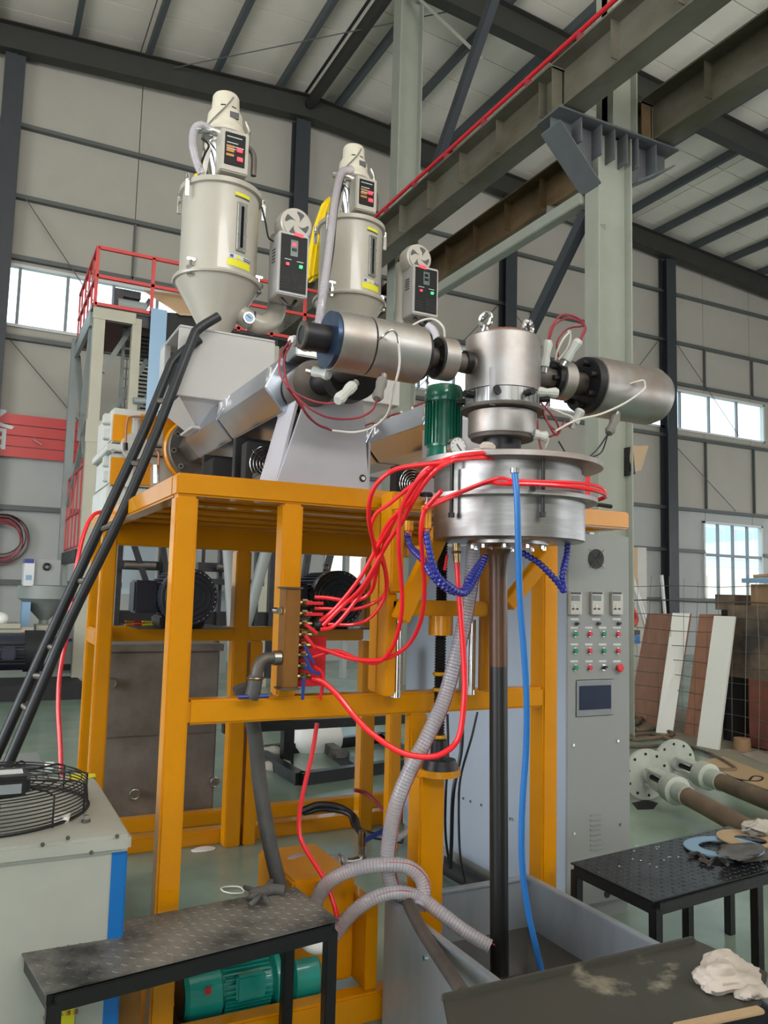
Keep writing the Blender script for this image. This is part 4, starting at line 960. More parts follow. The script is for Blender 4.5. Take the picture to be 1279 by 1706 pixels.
# drying control boxes with snail fans
def dryer(u0, u1, v0, v1, y, fu, fv, fr_, label, flabel, ductpts, sh=1):
    a = at(u0, (v0+v1)/2, y=y); b = at(u1, (v0+v1)/2, y=y); c = at((u0+u1)/2, v0, y=y); d = at((u0+u1)/2, v1, y=y)
    x0, x1, z0, z1 = a.x, b.x, d.z, c.z
    t = thing('dryer_control_box', (x0, y, z0), label, 'control box')
    bx = MB().box(x0, x1, y, y+.16, z0, z1).build('housing', 'white_box', t, bevel=.006)
    W_, H_ = x1-x0, z1-z0
    MB().box(x0+.012, x1-.012, y-.003, y, z0+.018, z1-.015).build('panel', 'panel_black', bx)
    def r(fx0, fx1, fz0, fz1, mt, nm='print', o=.005): return MB().box(x0+W_*fx0, x0+W_*fx1, y-o, y-.003, z0+H_*fz0, z0+H_*fz1).build(nm, mt, bx)
    r(.38, .62, .62, .88, 'lcd', 'display', .006); r(.42, .56, .78, .84, 'red_led' if sh else 'glass_dark', 'digits', .007); r(.42, .58, .70, .75, 'glass_dark', 'digits', .007)
    r(.20, .42, .555, .565, 'label_white'); r(.60, .82, .545, .555, 'label_white')
    r(.24, .34, .455, .50, 'red_led', 'push_button', .012); r(.68, .78, .45, .495, 'green_led', 'push_button', .012)
    for k in range(7): r(.5, .9, .10+.04*k, .104+.04*k, 'label_ink', 'print_line')
    for k in range(5): r(.5+k*.1, .503+k*.1, .10, .34, 'label_ink', 'print_line')
    for k in range(4): r(.1, .4, .10+.05*k, .104+.05*k, 'label_ink', 'print_line')
    for k in range(5): MB().bar((x0-.001, y+.05, z0+H_*(.55+.05*k)), (x0-.001, y+.10, z0+H_*(.57+.05*k)), .003, .006).build('louvre', 'label_ink', bx)
    MB().tube([(x0+.04, y+.06, z0), (x0+W_*.5, y+.03, z0-.05), (x0+W_*.75, y+.06, z0)], .010, 8).build('cable', 'black', bx)
    # fan
    f = thing('blower', at(fu, fv+fr_*26, y=y+.12), flabel, 'blower')
    p = at(fu, fv, y=y+.02)
    R = .098*fr_
    MB().lathe(p+V((0, .10, 0)), (0, -1, 0), [(R*.7, -.03), (R*1.0, 0), (R*1.02, .05), (R*.92, .085), (R*.80, .088)], 40).build('scroll', 'cream', f)
    MB().cyl(p+V((0, .014, 0)), p+V((0, .006, 0)), R*.80, n=36).build('inlet_plate', 'cream', f)
    for k in range(4):
        a0 = k*math.pi/2+.9; pts = []
        for s in range(7): an = a0+s*.11; pts.append(p+V((R*.70*math.cos(an), .005, R*.70*math.sin(an))))
        for s in range(5): an = a0+.66-.15*s; rr = R*(.60-.11*s); pts.append(p+V((rr*math.cos(an-.1*s), .005, rr*math.sin(an-.1*s))))
        MB().prism(pts, (0, -.002, 0)).build('inlet_opening', 'label_ink', f)
    MB().bar(p+V((-.02, -.01, -R*.75)), p+V((.03, -.01, -R*.8)), .03, .02).build('red_switch', 'red_led', f)
    MB().tube(H(ductpts), .052*fr_, 20).build('hot_air_duct', 'cream', f)
    q = H(ductpts)
    MB().torus(q[-2], (q[-1]-q[-3]), .052*fr_, .007, 24).build('duct_clamp', 'steel', f)
dryer(463, 514, 388, 493, 3.98, 495, 372, 1.0, 'white drying control box with lit red display, left one', 'cream snail blower above the left control box', [(466, 395, 4.2), (463, 450, 4.2), (462, 505, 4.2), (455, 530, 4.18), (438, 541, 4.16), (418, 535, 4.16), (395, 520, 4.16)])
dryer(688, 730, 444, 526, 4.12, 700, 428, .93, 'white drying control box with dark display, right one', 'cream snail blower above the right control box', [(672, 440, 4.3), (672, 480, 4.3), (670, 530, 4.3), (660, 560, 4.3), (640, 570, 4.35)], 0)
gg = thing('thermometer', at(413, 532, y=4.05), 'small round dial thermometer on the left hopper cone', 'thermometer')
p = at(413, 531, y=4.08); MB().cyl(p, p+V((0, -.02, 0)), .030, n=24).build('case', 'chrome', gg); MB().cyl(p+V((0, -.02, 0)), p+V((0, -.022, 0)), .025, n=24).build('dial', 'film_blue', gg); MB().bar(p+V((-.012, -.024, .01)), p+V((.012, -.024, -.004)), .003, .002).build('needle', 'black', gg)
solo('hopper_lead', MB().tube(H([(436, 345, 4.1), (442, 370, 4.1), (447, 395, 4.08), (455, 402, 4.05)]), .005, 6), 'black', 'thin black lead from the left hopper lid to its control box', 'wire')
solo('hopper_lead', MB().tube(H([(572, 300, 4.3), (562, 350, 4.15), (555, 420, 4.05), (545, 480, 4.0), (538, 530, 3.95)]), .004, 6), 'black', 'thin black lead hanging beside the clear hose of the right hopper', 'wire')

# ================================================================ BELOW THE DECK
def motor(xc, yc, z0, label, s=1):
    t = thing('electric_motor', (xc, yc, z0), label, 'motor', None)
    zc = z0+.185*s; R = .165*s
    MB().lathe((xc, yc, zc), (0, 1, 0), [(R*.97, 0), (R, .01), (R, .10), (R*.93, .12)], 40).build('fan_cowl', 'black_gloss' if s > 1 else 'motor_blue', t)
    MB().lathe((xc, yc, zc), (0, 1, 0), [(R*.82, .12), (R*.82, .46)], 32).build('body', 'motor_blue', t)
    f = MB()
    for k in range(36):
        a = math.tau*k/36; d = V((math.cos(a), 0, math.sin(a))); p = V((xc, yc, zc))+d*R*.87; f.bar(p+V((0, .13, 0)), p+V((0, .45, 0)), .006, .03, d)
    f.build('cooling_fins', 'motor_blue', t)
    g_ = MB()
    for rr in (.3, .5, .7, .85): g_.torus((xc, yc-.003, zc), (0, 1, 0), R*rr, .003, 32, 5)
    g_.build('grille_rings', 'black', t)
    for k in range(14):
        a = .9*k/14*math.pi-1.2; p = V((xc+R*.9*math.cos(a), yc-.003, zc+R*.9*math.sin(a))); MB().bar(p, p+V((.006, -.002, .004)), .004, .003).build('vent_mark', 'label_white', t)
    MB().box(xc-R*1.75, xc-R*.9, yc+.14, yc+.32, zc-.10, zc+.09).build('terminal_box', 'motor_blue', t, bevel=.012)
    MB().box(xc-R*.8, xc+R*.8, yc+.15, yc+.42, z0, zc-R*.7).build('foot', 'black', t, bevel=.01)
    MB().torus((xc, yc+.25, zc+R*1.02+.02), (0, 1, 0), .018, .005, 16).build('eye_bolt', 'steel', t)
    return t
motor(1.13, 4.70, 1.361, 'blue-grey finned motor on the yellow rail behind the front left post', 1.0)
motor(2.08, 4.70, 1.361, 'black-capped finned motor on the yellow rail right of the manifold', 1.06)
for a in ((.85, 1.42), (1.86, 2.36)): solo('motor_base', MB().box(a[0], a[1], 4.75, 5.3, 1.300, 1.361) if False else MB().box(a[0], a[1], 4.72, 5.35, 1.3605, 1.362), 'dark_steel', 'thin dark base plate under the %s motor' % ('blue-grey' if a[0] < 1 else 'black-capped'), 'plate', bevel=0)
for u, v, c, lb in ((222, 1040, 'yellow', 'yellow hand tool lying on the rear rail left of the motor'), (237, 1036, 'red', 'red-handled pliers lying on the rear rail by the motor'), (250, 1040, 'label_yellow', 'yellow tape lying on the rear rail by the motor')):
    p = at(u, v, y=5.08); p.z = 1.368
    solo('hand_tool', MB().bar(p+V((-.05, 0, 0)), p+V((.06, .01, .005)), .02, .012).bar(p+V((-.05, 0, .02)), p+V((.04, .02, .015)), .014, .01), c, lb, 'tool', bevel=.003)

# stainless box tank at the back of the frame
wt = thing('rear_tank', (1.2, 5.7, 0), 'brownish stainless box tank standing behind the yellow frame', 'tank')
MB().box(.78, 1.60, 5.69, 6.15, .02, 1.16).build('body', 'rear_steel', wt, bevel=.006)
MB().box(.79, 1.59, 5.68, 5.69, .60, 1.15).build('front_panel', 'rear_steel', wt, bevel=.002)
MB().box(.79, 1.59, 5.682, 5.69, .03, .59).build('front_panel', 'rear_steel', wt, bevel=.002)
MB().box(.76, 1.62, 5.66, 6.17, 1.161, 1.21).build('top_rim', 'rear_steel', wt, bevel=.004)
for u, v in ((183, 1137), (222, 1320), (355, 1300)):
    p = at(u, v, y=5.68); q_ = MB().cyl(p, p+V((0, -.06, 0)), .03, n=12).build('drain_port', 'steel', wt); MB().torus(p+V((0, -.055, 0)), (0, 1, 0), .03, .006, 16).build('port_ring', 'steel', q_)
solo('grey_trough', MB().box(.12, .50, 5.75, 6.3, 0, .42), 'cabinet', 'grey steel trough on the floor left of the yellow frame', 'trough', bevel=.01)

# winder machine seen through the frame
wn = thing('winder_frame', (2.0, 8.0, 0), 'dark steel machine frame with rollers seen through the yellow frame', 'machine')
def zb(u0, u1, v0, v1, y, dep, nm, mt, par, bv=0): return pbox(u0, u1, v0, v1, y, dep, nm, mt, par, bv)
zb(185, 640, 881, 899, 8.0, .15, 'top_beam', 'dark_steel', wn); zb(200, 300, 935, 950, 8.0, .1, 'cross_beam', 'dark_steel', wn); zb(330, 400, 938, 953, 8.0, .1, 'cross_beam', 'dark_steel', wn)
zb(330, 440, 965, 975, 7.9, .1, 'cross_beam', 'dark_steel', wn); zb(180, 640, 1020, 1048, 8.1, .2, 'lower_beam', 'black', wn)
for u0, u1, mt in ((186, 191, 'tower_grey'), (191, 200, 'dark_steel'), (262, 272, 'dark_steel'), (326, 332, 'tower_grey'), (332, 338, 'dark_steel'), (362, 368, 'dark_steel'), (395, 404, 'dark_steel'), (424, 430, 'dark_steel'), (448, 462, 'dark_steel'), (573, 580, 'tower_grey')):
    zb(u0, u1, 885, 1130, 8.05, .08, 'upright', mt, wn)
for a, b, w_ in (((216, 886), (245, 975), .05), ((268, 886), (280, 980), .05), ((520, 880), (503, 985), .06), ((560, 885), (538, 975), .06)):
    MB().bar(at(*a, y=7.9), at(*b, y=7.9), w_, w_).build('diagonal', 'dark_steel', wn)
for u, v in ((375, 945), (222, 942), (245, 942)): p = at(u, v, y=7.9); MB().cyl(p+V((-.08, 0, 0)), p+V((.08, 0, 0)), .03).build('roller', 'dull_steel', wn)
zb(368, 380, 895, 1035, 8.3, .01, 'film', 'clear_film', wn); zb(205, 258, 905, 990, 8.3, .01, 'film', 'clear_film', wn)
solo('white_duct', MB().tube(H([(376, 880, 6.6), (382, 950, 6.6), (387, 1050, 6.6), (388, 1120, 6.6), (389, 1270, 6.6)]), .045, 14), 'cabinet', 'pale ribbed duct standing upright behind the left motor', 'duct')
solo('grey_duct', MB().tube(H([(455, 880, 6.6), (440, 930, 6.6), (418, 1010, 6.6), (405, 1060, 6.6), (403, 1120, 6.6), (402, 1270, 6.6)]), .05, 14), 'tower_grey', 'grey duct slanting behind the middle yellow post', 'duct')
zb_ = thing('floor_frame', at(500, 1308, z=0), 'black square-tube frame lying on the floor behind the machine', 'steel frame')
A_, B_, C_, D_ = at(500, 1308, z=0), at(690, 1280, z=0), at(640, 1236, z=0), at(425, 1262, z=0)
for k, (a, b) in enumerate(((A_, B_), (B_, C_), (C_, D_), (D_, A_), ((A_+B_)/2, (C_+D_)/2))): MB().bar(a+V((0, 0, .05)), b+V((0, 0, .05)), .09, .10).build('frame_tube', 'blackpaint', zb_)
p = at(480, 1278, z=0); MB().box(p.x-.05, p.x+.05, p.y, p.y+.1, 0, .75).build('frame_upright', 'blackpaint', zb_); MB().box(p.x-.5, p.x-.0, p.y+.2, p.y+.3, .45, .6).build('frame_bracket', 'blackpaint', zb_)
p = at(585, 1215, z=.35); MB().bar(V((p.x-1.2, p.y, .42)), V((p.x+.8, p.y, .42)), .08, .08).build('frame_tube', 'blackpaint', zb_)
def blob(nm, c, r, sc, mt, label, cat, seed=1, amp=.25, n=20):
    rr = random.Random(seed); m_ = MB(); m_.sphere((0, 0, 0), 1, n, (1, 1, 1)); ph = [(V((rr.uniform(-1, 1), rr.uniform(-1, 1), rr.uniform(-1, 1)))*4.5, rr.uniform(0, 6)) for _ in range(5)]
    out = []
    for v in m_.v:
        s = sum(math.sin(v.dot(k)+f) for k, f in ph)/5*amp*1.3 + abs(math.sin(v.dot(ph[0][0])*1.3+v.dot(ph[1][0])))*amp*.35*(1 if n > 24 else 0) - abs(math.sin(v.dot(ph[2][0])*2.1+1))*amp*.3*(1 if n > 24 else 0)
        q = v*(1+s); q = V((q.x*sc[0], q.y*sc[1], max(q.z, -.55)*sc[2]))*r; out.append(q+V(c)+V((0, 0, .55*sc[2]*r)))
    m_.v = out
    return solo(nm, m_, mt, label, cat)
blob('white_bag', at(525, 1250, z=0), .27, (1.1, .8, .95), 'white_plastic', 'crumpled white bag on the floor behind the machine', 'bag', 4, .12)
blob('work_glove', at(462, 1282, z=0), .13, (1, .8, .4), 'cloth', 'cream work glove dropped on the floor left of the black frame', 'glove', 5)
blob('work_glove', at(447, 1266, z=0), .14, (.9, .8, .6), 'cloth', 'grey-white work gloves heaped on the floor near the white bag', 'glove', 6)
blob('floor_rag', at(566, 1262, z=.1)+V((0, 0, 0)), .1, (1, .7, .5), 'cloth_dark', 'grey-green rag on the black floor frame', 'rag', 8)
blob('paper_scrap', at(338, 1416, z=0), .06, (1.3, .7, .12), 'white_plastic', 'white paper scrap on the green floor behind the front left post', 'scrap', 9)
solo('wire_loop', MB().tube([at(u, v, z=.01) for u, v in ((372, 1485), (368, 1480), (380, 1477), (400, 1478), (405, 1487), (385, 1488), (372, 1485))], .004, 6), 'white_plastic', 'thin white plastic loop on the floor behind the left bench', 'loop')
solo('plastic_stub', MB().cyl(at(76, 1276, z=.02), at(90, 1276, z=.02), .035, n=16), 'white_plastic', 'small white plastic pipe stub on the floor above the chiller', 'cap')
# cables on the floor by the base rails
for k, (pts, mt, r, lb) in enumerate((([(500, 1352, 4.9), (530, 1341, 4.9), (565, 1345, 4.85), (590, 1362, 4.8), (600, 1385, 4.6), (640, 1395, 4.4), (670, 1400, 4.3)], 'black', .022, 'thick black cable arching over the rear base rail'),
        ([(505, 1355, 4.92), (540, 1348, 4.9), (580, 1356, 4.8), (592, 1378, 4.7), (625, 1392, 4.5), (665, 1398, 4.35)], 'black', .016, 'thinner black cable beside the thick one on the rear base rail'),
        ([(590, 1316, 5.0), (610, 1322, 5.0), (630, 1340, 4.9), (648, 1362, 4.7)], 'red_wire', .012, 'dark red wire bundle over the rear base rail'),
        ([(745, 1190, 3.6), (746, 1250, 3.6), (742, 1330, 3.6), (742, 1390, 3.7), (748, 1440, 3.8)], 'black', .007, 'thin black cable hanging in front of the cabinet side, left one'),
        ([(770, 1190, 3.5), (768, 1250, 3.5), (755, 1320, 3.5), (752, 1400, 3.6), (750, 1445, 3.7)], 'black', .010, 'black cable hanging in front of the cabinet side, middle one'),
        ([(795, 1186, 3.5), (785, 1230, 3.5), (768, 1290, 3.5), (764, 1340, 3.5), (766, 1420, 3.5), (775, 1470, 3.5)], 'black', .006, 'thin black cable curving in front of the cabinet side, right one'))):
    solo('cable', MB().tube(H(pts), r, 8), mt, lb, 'cable')
solo('floor_cable_trunk', MB().tube([at(u, v, z=.06) for u, v in ((720, 1425), (745, 1445), (790, 1470), (830, 1492))], .045, 12), 'black_matte', 'fat black cable bundle on the floor behind the water tank', 'cable')

# ---------------------------------------------------------------- control cabinet
CB = 3.253
cb = thing('control_cabinet', (2.9, 3.6, 0), 'tall grey control cabinet with buttons, keypads and touch screen', 'cabinet')
MB().box(2.70, 3.115, CB, CB+.53, .08, 1.93).build('body', 'cabinet', cb, bevel=.004)
MB().box(2.71, 3.11, CB+.02, CB+.52, 0, .08).build('plinth', 'cabinet', cb)
MB().box(2.698, 2.6995, CB+.01, CB+.52, .06, 1.92).build('side_skin', 'cabinet_side', cb, smooth=False)
def cbx(u0, u1, v0, v1, o, dep, nm, mt, par=cb, bv=.002): return pbox(u0, u1, v0, v1, CB-o, dep, nm, mt, par, bv)
fc = at(992, 931, y=CB)
q = MB().cyl(fc, fc+V((0, -.004, 0)), .050, n=32).build('fan_opening', 'black', cb)
for k in range(4): MB().torus(fc+V((0, -.008, 0)), (0, 1, 0), .018+.0105*k, .0013, 32, 5).build('guard_ring', 'dull_steel', q)
MB().bar(fc+V((-.05, -.008, .05)), fc+V((.05, -.008, -.05)), .0018, .002, (0, 1, 0)).build('guard_bar', 'label_ink', q); MB().bar(fc+V((-.05, -.008, -.05)), fc+V((.05, -.008, .05)), .0018, .002, (0, 1, 0)).build('guard_bar', 'label_ink', q)
for u0 in (950, 986, 1020):
    w_ = 20 if u0 < 1000 else 18
    k_ = cbx(u0, u0+w_, 986, 1024, .022, .022, 'keypad', 'cream', bv=.003)
    cbx(u0+1, u0+w_-2, 986.5, 990, .024, .003, 'keypad_brow', 'label_ink', k_)
    cbx(u0+2, u0+w_-4, 992, 1001, .024, .003, 'display', 'lcd', k_)
    for du, dv in ((5, 1013), (12, 1013), (8, 1008), (8, 1010)): cbx(u0+du-2, u0+du+2, dv, dv+3, .0245, .003, 'key', 'label_ink' if dv == 1013 else 'label_white', k_)
    cbx(u0, u0+14, 1030, 1033.5, .002, .002, 'caption_plate', 'label_white')
    p = at(u0+9, 1039, y=CB-.002); s_ = MB().cyl(p, p+V((0, -.014, 0)), .009, n=16).build('key_switch', 'label_ink', cb)
    MB().bar(p+V((-.008, -.018, 0)), p+V((.008, -.018, .002)), .004, .01).build('switch_lever', 'black', s_)
cols = (957, 981, 1004, 1028)
for r_, v in enumerate((1056, 1084, 1112)):
    for c_, u in enumerate(cols):
        cbx(u-7, u+6, v-12, v-8.5, .002, .002, 'caption_plate', 'label_white')
        p = at(u, v, y=CB); big = (r_ == 2 and c_ == 3)
        b_ = MB().cyl(p, p+V((0, -.008, 0)), .0155, n=20).build('button_bezel', 'chrome', cb)
        if r_ == 2 and c_ == 2:
            MB().cyl(p+V((0, -.008, 0)), p+V((0, -.016, 0)), .011, n=16).bar(p+V((-.012, -.02, -.004)), p+V((.012, -.02, .006)), .012, .006).build('selector', 'black', b_)
        elif big: MB().lathe(p, (0, -1, 0), [(.010, .008), (.010, .018), (.0215, .02), (.0215, .026), (.017, .03)], 24).build('emergency_stop', 'red', b_)
        else: MB().lathe(p, (0, -1, 0), [(.0138, .008), (.0138, .014), (.011, .017)], 18).build('push_button', 'green_btn' if c_ in (0, 2) else 'red_btn', b_)
s_ = cbx(960, 1022, 1132, 1193, .006, .006, 'touch_screen_bezel', 'cabinet', bv=.004)
cbx(963, 1019, 1135, 1190, .008, .003, 'bezel_face', 'label_white' if False else 'winmull', s_, .001); cbx(965, 1018, 1142, 1182, .010, .003, 'display', 'screen', s_, .001)
for k in range(8): cbx(984, 1003, 1356+8.2*k, 1358.5+8.2*k, .006, .006, 'louvre', 'cabinet', bv=.001)
for u, v in ((954, 1241), (1028, 1234), (955, 1388), (1032, 1373)): p = at(u, v, y=CB); MB().cyl(p, p+V((0, -.008, 0)), .007, n=10).build('panel_screw', 'chrome', cb)
p = at(1011, 1489, y=CB+.0); MB().cyl(p, p+V((0, -.003, 0)), .02, n=20).build('cable_hole', 'black', cb)
c2b = thing('drive_cabinet', (2.9, 4.4, 0), 'pale blue-grey second cabinet behind the control cabinet', 'cabinet')
MB().box(2.69, 3.11, 3.79, 4.93, .06, 1.90).build('body', 'cabinet_side', c2b, bevel=.004)
MB().box(2.70, 3.10, 3.80, 4.92, 0, .06).build('plinth', 'cabinet', c2b)
MB().box(2.685, 2.689, 3.84, 4.88, .12, 1.84).build('side_panel', 'cabinet_side', c2b, bevel=.002)
for u, v in ((773, 1330), (785, 1335), (803, 1341), (851, 1364)): 
    p = at(u, v, x=2.685 if u < 830 else 2.69); MB().cyl(p, p+V((-.008, 0, 0)), .008, n=10).build('panel_screw', 'chrome', c2b)

# ---------------------------------------------------------------- water tank, lid plate, leaning pipe
tk = thing('water_tank', (1.77, 2.2, 0), 'stainless steel water trough with muddy water under the extruded tube', 'water tank')
TX0, TX1, TY0, TY1, TZ = 1.45, 2.11, 1.52, 2.78, .468
for nm, a in (('side_wall', (TX0, TX0+.012, TY0, TY1)), ('side_wall', (TX1-.012, TX1, TY0, TY1)), ('end_wall', (TX0+.012, TX1-.012, TY1-.012, TY1)), ('end_wall', (TX0+.012, TX1-.012, TY0, TY0+.012))):
    MB().box(a[0], a[1], a[2], a[3], .0, TZ-.002).build(nm, 'tank_steel', tk, smooth=False)
MB().box(TX0, TX1, TY0, TY1, 0, .012).build('bottom', 'tank_steel', tk)
for a in ((TX0-.004, TX0+.026, TY0, TY1), (TX1-.026, TX1+.004, TY0, TY1), (TX0+.026, TX1-.026, TY1-.026, TY1+.003), (TX0+.026, TX1-.026, TY0, TY0+.026)): MB().box(*a, TZ-.012, TZ+.002).build('rim', 'tank_steel', tk, bevel=.003)
p = at(709, 1596, x=TX0); MB().cyl(p, p+V((-.008, 0, 0)), .008, n=10).build('bolt', 'chrome', tk)
tag(MB().box(TX0+.013, TX1-.013, TY0+.013, TY1-.013, .013, .27).build('water', 'water', None, smooth=False), 'muddy brown water standing in the stainless trough', 'water', kind='stuff')
lp = thing('lid_plate', (1.77, 1.86, .472), 'stained dark steel plate lying over the near end of the water trough', 'plate')
MB().prism([at(737, 1668, z=.475), at(1155, 1570, z=.475), at(1279, 1626, z=.475), at(1263, 1690, z=.475), at(1130, 1712, z=.475), at(760, 1790, z=.475)], (0, 0, .012)).build('plate', 'lid_plate', lp, bevel=.003)
MB().bar(at(737, 1664, z=.492), at(1155, 1566, z=.492), .02, .022).build('edge_strip', 'lid_plate', lp, bevel=.004)
MB().bar(at(1268, 1682, z=.492), at(1125, 1712, z=.492), .03, .014).build('edge_strip', 'tan_sheet', lp, bevel=.004)
blob('cotton_rag', at(1205, 1640, z=.488), .075, (1.25, .85, .62), 'rag', 'crumpled cream cotton rag on the stained steel plate', 'rag', 11, .42, 36)
blob('cotton_rag', at(1252, 1660, z=.488), .04, (1.3, .8, .5), 'rag', 'twisted tail of cream rag at the plate\'s right edge', 'rag', 14, .4, 28)
solo('leaning_pipe', MB().tube([at(680, 1505, y=2.62), at(700, 1545, y=2.50), at(735, 1600, y=2.3), at(772, 1655, y=2.08)], .022, 14, 4), 'dull_steel', 'rusty grey pipe leaning across the left rim of the trough', 'pipe')

# ---------------------------------------------------------------- benches
def bench(nm, q, z, legs, label, rail=.045, top='tread'):
    t = thing(nm, (q[0][0], q[0][1], 0), label, 'bench')
    Q = [V((a, b, z)) for a, b in q]; c = sum(Q, V())/4
    MB().prism([p-V((0, 0, .006)) for p in Q], (0, 0, .006)).build('top_plate', top, t, bevel=.001)
    I = [p+(c-p).normalized()*.028 for p in Q]
    for k in range(4):
        a, b = I[k], I[(k+1) % 4]; d = (b-a).normalized()*.0
        MB().bar(a+d+V((0, 0, -.031)), b-d+V((0, 0, -.031)), .036, rail, (0, 0, 1)).build('top_rail', 'blackpaint', t, bevel=.003)
    a, b, d_ = Q[0], Q[1], Q[3]; ex = (b-a); ey = (d_-a); nx = int(ex.length/.034); ny = int(ey.length/.030); m_ = MB()
    for i in range(nx):
        for j in range(ny):
            p = a+ex*((i+.7)/(nx+.4))+(d_+(Q[2]-d_)*((i+.7)/(nx+.4))-(a+ex*((i+.7)/(nx+.4))))*((j+.7)/(ny+.4)); t2 = .78 if (i+j) % 2 else -.78; c_, s_ = math.cos(t2), math.sin(t2)
            m_.quadbox([p+V((x*c_-y*s_, x*s_+y*c_, z_)) for z_, k_ in ((0, 1), (.0018, .6)) for x, y in ((-.012*k_, 0), (0, -.0035*k_), (.012*k_, 0), (0, .0035*k_))])
    tag(m_.build('tread_lozenges', top, t, smooth=False), kind='stuff')
    for l in legs:
        p = I[l] if isinstance(l, int) else V((l[0], l[1], z)); MB().box(p.x-.019, p.x+.019, p.y-.019, p.y+.019, 0, z-.03).build('leg', 'blackpaint', t, bevel=.003)
    return t
bench('step_bench', [(.184, 2.704), (1.10, 2.800), (1.126, 2.473), (.239, 2.34)], .55, (0, 1, 2, 3), 'long black bench with worn tread-plate top at the lower left')
P1, P2, P3, P4 = at(950, 1437, z=.5), at(1088, 1502, z=.5), at(1345, 1432, z=.5), at(1215, 1376, z=.5)
mb_ = P2.lerp(P3, .78); lb_ = at(1147, 1500, y=P1.y-.02)
bench('work_bench', [(P1.x, P1.y), (P4.x, P4.y), (P3.x, P3.y), (P2.x, P2.y)], .5, (0, 3, (at(1262, 1600, z=.15).x, at(1262, 1600, z=.15).y), (at(1146, 1560, z=.1).x, at(1146, 1560, z=.1).y), 1), 'black tread-plate bench at the lower right, with steel rings on it', top='tread_black')
# things on the right bench
rg = thing('ring_plate', at(1190, 1410, z=.503), 'pale blue-white flat steel ring on the right bench', 'ring')
c = at(1205, 1412, z=.515); r1 = (at(1138, 1403, z=.515)-c).length
MB().lathe(c, (-.03, .05, 1), [(r1*.62, 0), (r1, 0), (r1, .006), (r1*.62, .006), (r1*.62, 0)], 48, caps=False).build('ring', 'film_blue', rg)
solo('steel_disc', MB().lathe(at(1250, 1400, z=.52), (.02, -.03, 1), [(.07, 0), (.145, 0), (.145, .005), (.07, .005), (.07, 0)], 40, caps=False), 'tan_sheet', 'tan steel ring half under the pale ring on the right bench', 'ring')
blob('cloth_glove', at(1235, 1425, z=.53), .085, (1.4, .7, .3), 'cloth_dark', 'dirty brown-grey glove lying across the pale ring', 'glove', 21, .3, 30)
blob('cloth_rag', at(1262, 1388, z=.53), .07, (1.1, .7, .5), 'cloth', 'grey crumpled cloth at the back of the right bench', 'cloth', 22, .35, 28)
solo('metal_box', MB().prism([at(1238, 1420, z=.53), at(1290, 1416, z=.53), at(1290, 1432, z=.503), at(1238, 1438, z=.503)], (0, .12, 0)), 'dull_steel', 'bent grey sheet-metal piece at the right end of the bench', 'sheet metal', bevel=.002)
wk = thing('toggle_clamp', at(1175, 1430, z=.503), 'small grey wing-shaped metal fitting on the right bench', 'fitting')
for a, b in (((1146, 1423), (1163, 1421)), ((1163, 1421), (1175, 1432)), ((1164, 1431), (1182, 1437)), ((1182, 1437), (1190, 1430)), ((1190, 1430), (1203, 1429)), ((1200, 1429), (1212, 1441))): MB().bar(at(*a, z=.513), at(*b, z=.513), .016, .014).build('wing', 'dull_steel', wk, bevel=.004)
sh = thing('shears', at(1250, 1385, z=.55), 'grey metal shears with ring handle at the back of the right bench', 'tool')
MB().torus(at(1246, 1379, z=.56), (0, .3, 1), .011, .003, 16).build('ring_handle', 'dull_steel', sh); MB().bar(at(1250, 1381, z=.56), at(1275, 1390, z=.55), .012, .006).build('blade', 'dull_steel', sh)
rr_ = random.Random(3)
for k in range(14):
    u = rr_.uniform(1030, 1130); v = rr_.uniform(1408, 1450); solo('chip', MB().sphere(at(u, v, z=.502), .004, 6, (1.5, 1, .4)), 'label_white', 'pale plastic chip scattered on the right bench top', 'chip', 'chips on the right bench')
# gloves on the left bench
gl = thing('work_glove', at(430, 1490, z=.552), 'dirty grey work glove with spread fingers on the left bench', 'glove')
g0 = at(432, 1487, z=.565)
MB().sphere(g0, .032, 14, (1.2, .9, .6)).build('palm', 'cloth_dark', gl)
for a, b, r in (((428, 1485), (408, 1478), .010), ((430, 1490), (412, 1496), .011), ((434, 1492), (416, 1508), .011), ((438, 1492), (448, 1505), .010), ((440, 1484), (452, 1468), .012)):
    MB().tube([at(*a, z=.57), (at(*a, z=.575)+at(*b, z=.57))/2, at(*b, z=.562)], lambda s, r=r: r*(1-.25*s), 10).build('finger', 'cloth_dark', gl)
MB().tube([g0, at(455, 1482, z=.565), at(474, 1484, z=.562)], .019, 12).build('cuff', 'cloth_dark', gl)

# ---------------------------------------------------------------- chiller with fan cage
cl = thing('chiller', (.1, 3.05, 0), 'off-white water chiller box with blue corner strips at the left edge', 'chiller')
CX1, CY0, CY1, CZ = .485, 2.60, 3.48, .85
MB().box(-.42, CX1, CY0, CY1, CZ-.05, CZ).build('lid', 'chiller', cl, bevel=.01)
MB().box(-.40, CX1-.05, CY0+.012, CY1-.01, .04, CZ-.052).build('body', 'chiller', cl, bevel=.004)
MB().box(CX1-.06, CX1-.008, CY0+.008, CY0+.06, .04, CZ-.051).build('corner_strip', 'blue_panel', cl, bevel=.006)
MB().box(CX1-.06, CX1-.008, CY1-.07, CY1-.01, .04, CZ-.051).build('corner_strip', 'blue_panel', cl, bevel=.006)
MB().box(CX1-.052, CX1-.02, CY0+.07, CY1-.08, .04, CZ-.052).build('side_panel', 'chiller', cl, bevel=.003)
for u, v in ((195, 1393), (152, 1420), (71, 1407), (113, 1396)):
    p = at(u, v, y=CY0+.0); MB().cyl(p+V((0, .002, 0)), p+V((0, -.004, 0)), .006, n=12).build('screw', 'dull_steel', cl)
lq = pbox(77, 124, 1679, 1712, CY0+.010, .001, 'warning_sticker', 'label_yellow', cl, 0)
